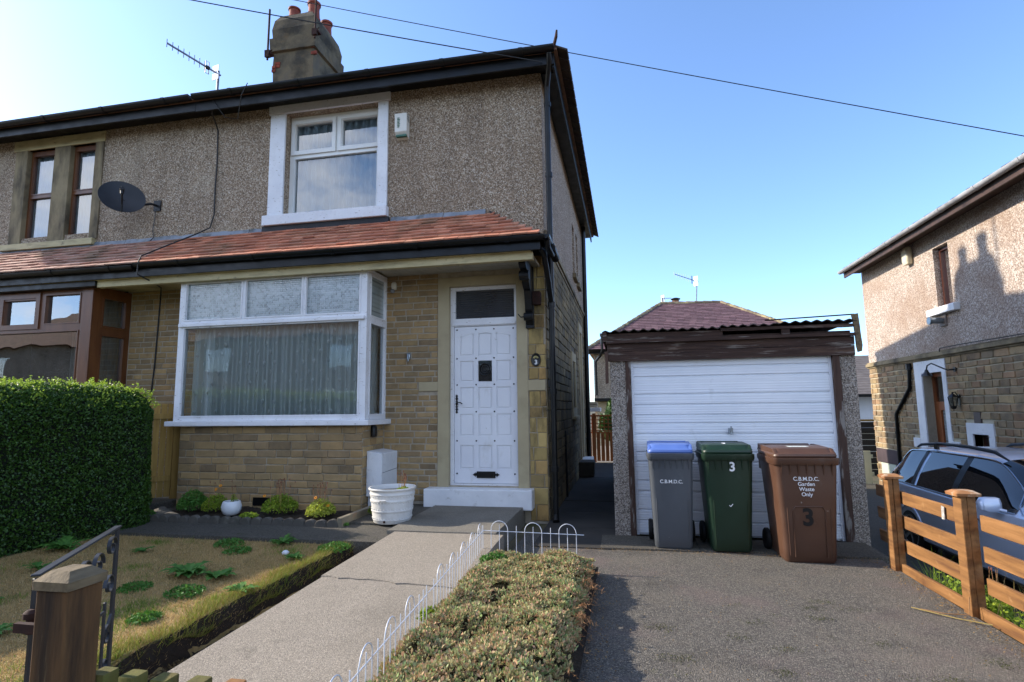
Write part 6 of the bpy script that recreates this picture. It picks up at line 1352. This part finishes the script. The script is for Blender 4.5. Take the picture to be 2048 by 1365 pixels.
def scroll(t0, z0, r, a0, turns, sgn=1, n=26):
    pts = []
    for k in range(n+1):
        s_ = k/n; a = a0+sgn*turns*2*math.pi*s_; rr_ = r*(1-.72*s_); pts.append(gp_(t0+rr_*math.cos(a), z0+rr_*math.sin(a)))
    mb = MB(); nrm = gd_.cross(V(0, 0, 1)).normalized(); rings = []
    for k, p in enumerate(pts):
        d = (pts[min(k+1, n)]-pts[max(k-1, 0)]).normalized(); o_ = nrm.cross(d); rings.append([p+nrm*.008+o_*.0025, p-nrm*.008+o_*.0025, p-nrm*.008-o_*.0025, p+nrm*.008-o_*.0025])
    mb.loft(rings); return mb
for (t0, z0, r, a0, tr, sg) in ((Lg-.055, .79, .05, 0, 1.2, 1), (Lg-.055, .62, .052, math.pi, 1.2, -1), (Lg-.20, .74, .06, 0, 1.3, 1), (Lg-.32, .74, .06, math.pi, 1.3, -1), (Lg-.46, .74, .06, 0, 1.3, 1), (Lg-.60, .74, .055, math.pi, 1.3, -1), (Lg-.05, .40, .045, math.pi/2, 1.1, 1), (Lg-.05, .27, .04, -math.pi/2, 1.1, -1), (Lg-.2, .56, .05, 0, 1.2, -1), (Lg-.45, .56, .05, math.pi, 1.2, 1)):
    scroll(t0, z0-.055, r, a0, tr, sg).build('scroll', ironm, ig, smooth=40)
MB().beam(gp_(Lg-.005, .42), gp_(Lg-.075, .34), .012, .016).tube([gp_(Lg+.01, .46), gp_(Lg+.025, .42), gp_(Lg+.01, .36)], .005, 6).build('latch', ironm, ig)
MB().lathe(gp_(-.012, .60), [(.013, 0), (.022, .01), (.022, .03), (.014, .034), (.014, .05), (.024, .052), (.024, .07), (.012, .08)], 12).box(-2.05, -1.866, 1.60, 1.62, .62, .65).build('hinge', rust, ig, smooth=40)
pf = empty('picket_fence', (-1.5, 1.62, 0), 'low row of square mossy wooden pickets on a pale rail in the very front', 'fence')
for k, (x, z) in enumerate(((-1.735, .475), (-1.62, .475), (-1.50, .475), (-1.375, .475), (-1.25, .475), (-1.13, .465), (-1.01, .465))):
    s_ = .030; MB().loft([rrect(2*s_, 2*s_, .004, x, 1.66, zz_, 2) for zz_ in (.0, z+.02)]+[rrect(1.9*s_, 1.9*s_, .004, x, 1.66, z+.024, 2)]).build('picket', greenw if k < 4 else fencew, pf, smooth=25)
MB().box(-1.76, -.95, 1.695, 1.72, .40, .435).build('rail', whitestep, pf, bevel=.003)

# ================================================================ SIDE FENCE PANEL, RIGHT-HAND VERGE
sp_ = empty('side_fence', (-6.05, 6.2, .1), 'pale wooden fence panel between the end of the hedge and the white bay', 'fence')
m = MB(); A_, B_ = V(-6.42, 5.75, .3), V(-5.90, 6.42, .3); dd = (B_-A_).normalized(); nn_ = dd.cross(V(0, 0, 1)); L_ = (B_-A_).length; k = 0
while k*.078 < L_-.02: c = A_+dd*(k*.078+.036); m.obox(c+V(0, 0, .56), dd*.034, nn_*.008, V(0, 0, .60)); k += 1
m.build('boards', panelw, sp_, bevel=.002, seg=1)
for z in (.5, 1.30): MB().obox((A_+B_)/2+V(0, 0, z-.3)+nn_*.028*1, dd*L_/2, nn_*.015, V(0, 0, .035)).build('rail', panelw, sp_, bevel=.002)
MB().obox(B_+dd*.045+V(0, 0, .55), dd*.04, nn_*.04, V(0, 0, .72)).build('post', panelw, sp_, bevel=.004)
MB().box(-6.6, -5.75, 5.95, 6.5, .1, .24, .02).build('flagstone', patio, bevel=.02); struct(bpy.data.objects['flagstone'], 'worn stone step under the side fence')
# grass and weeds on the bank beyond the ranch fence
def bank(x): return -.03-(x-2.25)*.85 if x < 2.8 else -.5
n = 3000; X_ = rng.uniform(2.24, 2.75, n); Y_ = rng.uniform(1.5, 5.2, n); w2 = np.array([mnoise.noise(V(a*3, b*2.5, 7)) for a, b in zip(X_, Y_)]) > -.1
P = np.stack([X_, Y_, np.array([bank(a) for a in X_])], 1)[w2]
tag(polys('bank_grass', blades(P, .22, .008, .45, .6), grassgreen), 'rank green grass on the bank beyond the ranch fence', kind='stuff')
n = 2600; X_ = rng.uniform(2.24, 2.7, n); Y_ = rng.uniform(1.5, 5.0, n); P = np.stack([X_, Y_, np.array([bank(a) for a in X_])+rng.random(n)*.14], 1)
tag(polys('bank_weeds', leaves(P, .035, .022), brightleaf), 'leafy weeds on the bank beyond the ranch fence', kind='stuff')
P = np.stack([rng.uniform(2.26, 2.6, 60), rng.uniform(2.6, 4.4, 60), np.full(60, -.1)], 1); tag(polys('tall_stalks', blades(P, .45, .006, .35, .3), grassdry), 'tall pale seed stalks sticking up through the fence', kind='stuff')
for k, (x, y, lab) in enumerate(((2.32, 4.50, 'round leaved weed showing under the fence rail between the first two posts'), (2.33, 3.70, 'tangled weed under the rail right of the nearest visible post'))): bushy((x, y, bank(x)), .14, .22, 700, brightleaf, .035, 'bank_weed', lab, 8, group='weeds under the fence')
# distant greenery glimpsed between the buildings
def tree(x, y, z, h, r, lab):
    t = empty('tree', (x, y, z), lab, 'tree', None); MB().tube([(x, y, z), (x+.1, y, z+h*.35), (x, y, z+h*.7)], [.16, .12, .05], 8).tube([(x, y, z+h*.4), (x+r*.5, y, z+h*.65)], .05, 6).build('trunk', postw, t)
    n = 5000; cc = rng.normal(size=(14, 3)); cc = unit(cc)*rng.random((14, 1))**.5*r*.75; ci = rng.integers(0, 14, n); d = unit(rng.normal(size=(n, 3)))*rng.random((n, 1))**.35*r*.45
    P = cc[ci]*[1, 1, .8]+d+[x, y, z+h*.68]; polys('crown', leaves(P, .22, .14), hedgem, t)
tree(10.5, 34, -.5, 4.6, 2.2, 'green tree top behind the white bungalow'); tree(-.2, 17, 0, 1.5, .8, 'dark leafy bush showing through the trellis')

# grit, moss and dead leaves that have gathered on the hard surfaces
def litter(n, fx, m, name, lab, sz):
    P = fx(n); tag(polys(name, leaves(P, sz, sz*.5, np.tile([0, 0, 1.0], (len(P), 1)), 2.5), m), lab, kind='stuff')
litm = mat('dead_leaf_litter', ['#5a4426', '#8a6a3c'], 3, 3, .9, icols=['#6a5030', '#9a7a48', '#3f3220', '#b09058'], imix=.7)
mossm = mat('dark_moss', ['#2a2e16', '#454a22'], 5, 4, .95, island=.3)
litter(900, lambda n: np.stack([rng.uniform(-1.05, 2.1, n), 5.56+rng.normal(size=n)*.05, rng.uniform(.006, .02, n)], 1), litm, 'leaf_litter', 'brown grit and leaf litter along the garage threshold', .014)
litter(700, lambda n: np.stack([2.08-np.abs(rng.normal(size=n))*.06, rng.uniform(2.2, 5.5, n), rng.uniform(.006, .02, n)], 1), litm, 'leaf_litter', 'brown litter along the foot of the ranch fence', .015)
litter(420, lambda n: np.stack([rng.uniform(-.2, 2.1, n), rng.uniform(2.4, 5.5, n), np.full(n, .012)], 1), litm, 'leaf_litter', 'scattered bits of dead leaf across the tarmac', .013)
cl = rng.uniform([-.2, 2.6], [1.9, 4.6], (26, 2)); ci = np.minimum(rng.integers(0, 26, 1500), rng.integers(0, 26, 1500))
litter(1500, lambda n: np.concatenate([cl[ci]+rng.normal(size=(n, 2))*[.05, .03], rng.uniform(.004, .014, (n, 1))], 1), mossm, 'moss', 'small dark moss patches on the tarmac', .012)
litter(600, lambda n: np.stack([-.27+np.abs(rng.normal(size=n))*.09, rng.uniform(1.6, 4.7, n), rng.uniform(.006, .016, n)], 1), litm, 'leaf_litter', 'dead leaves fallen beside the ground cover bed', .014)
litter(260, lambda n: np.stack([rng.uniform(-5.2, -2.3, n), 4.98+np.abs(rng.normal(size=n))*.05, np.full(n, .158)], 1), mossm, 'moss', 'moss along the lawn side of the concrete strip', .014)
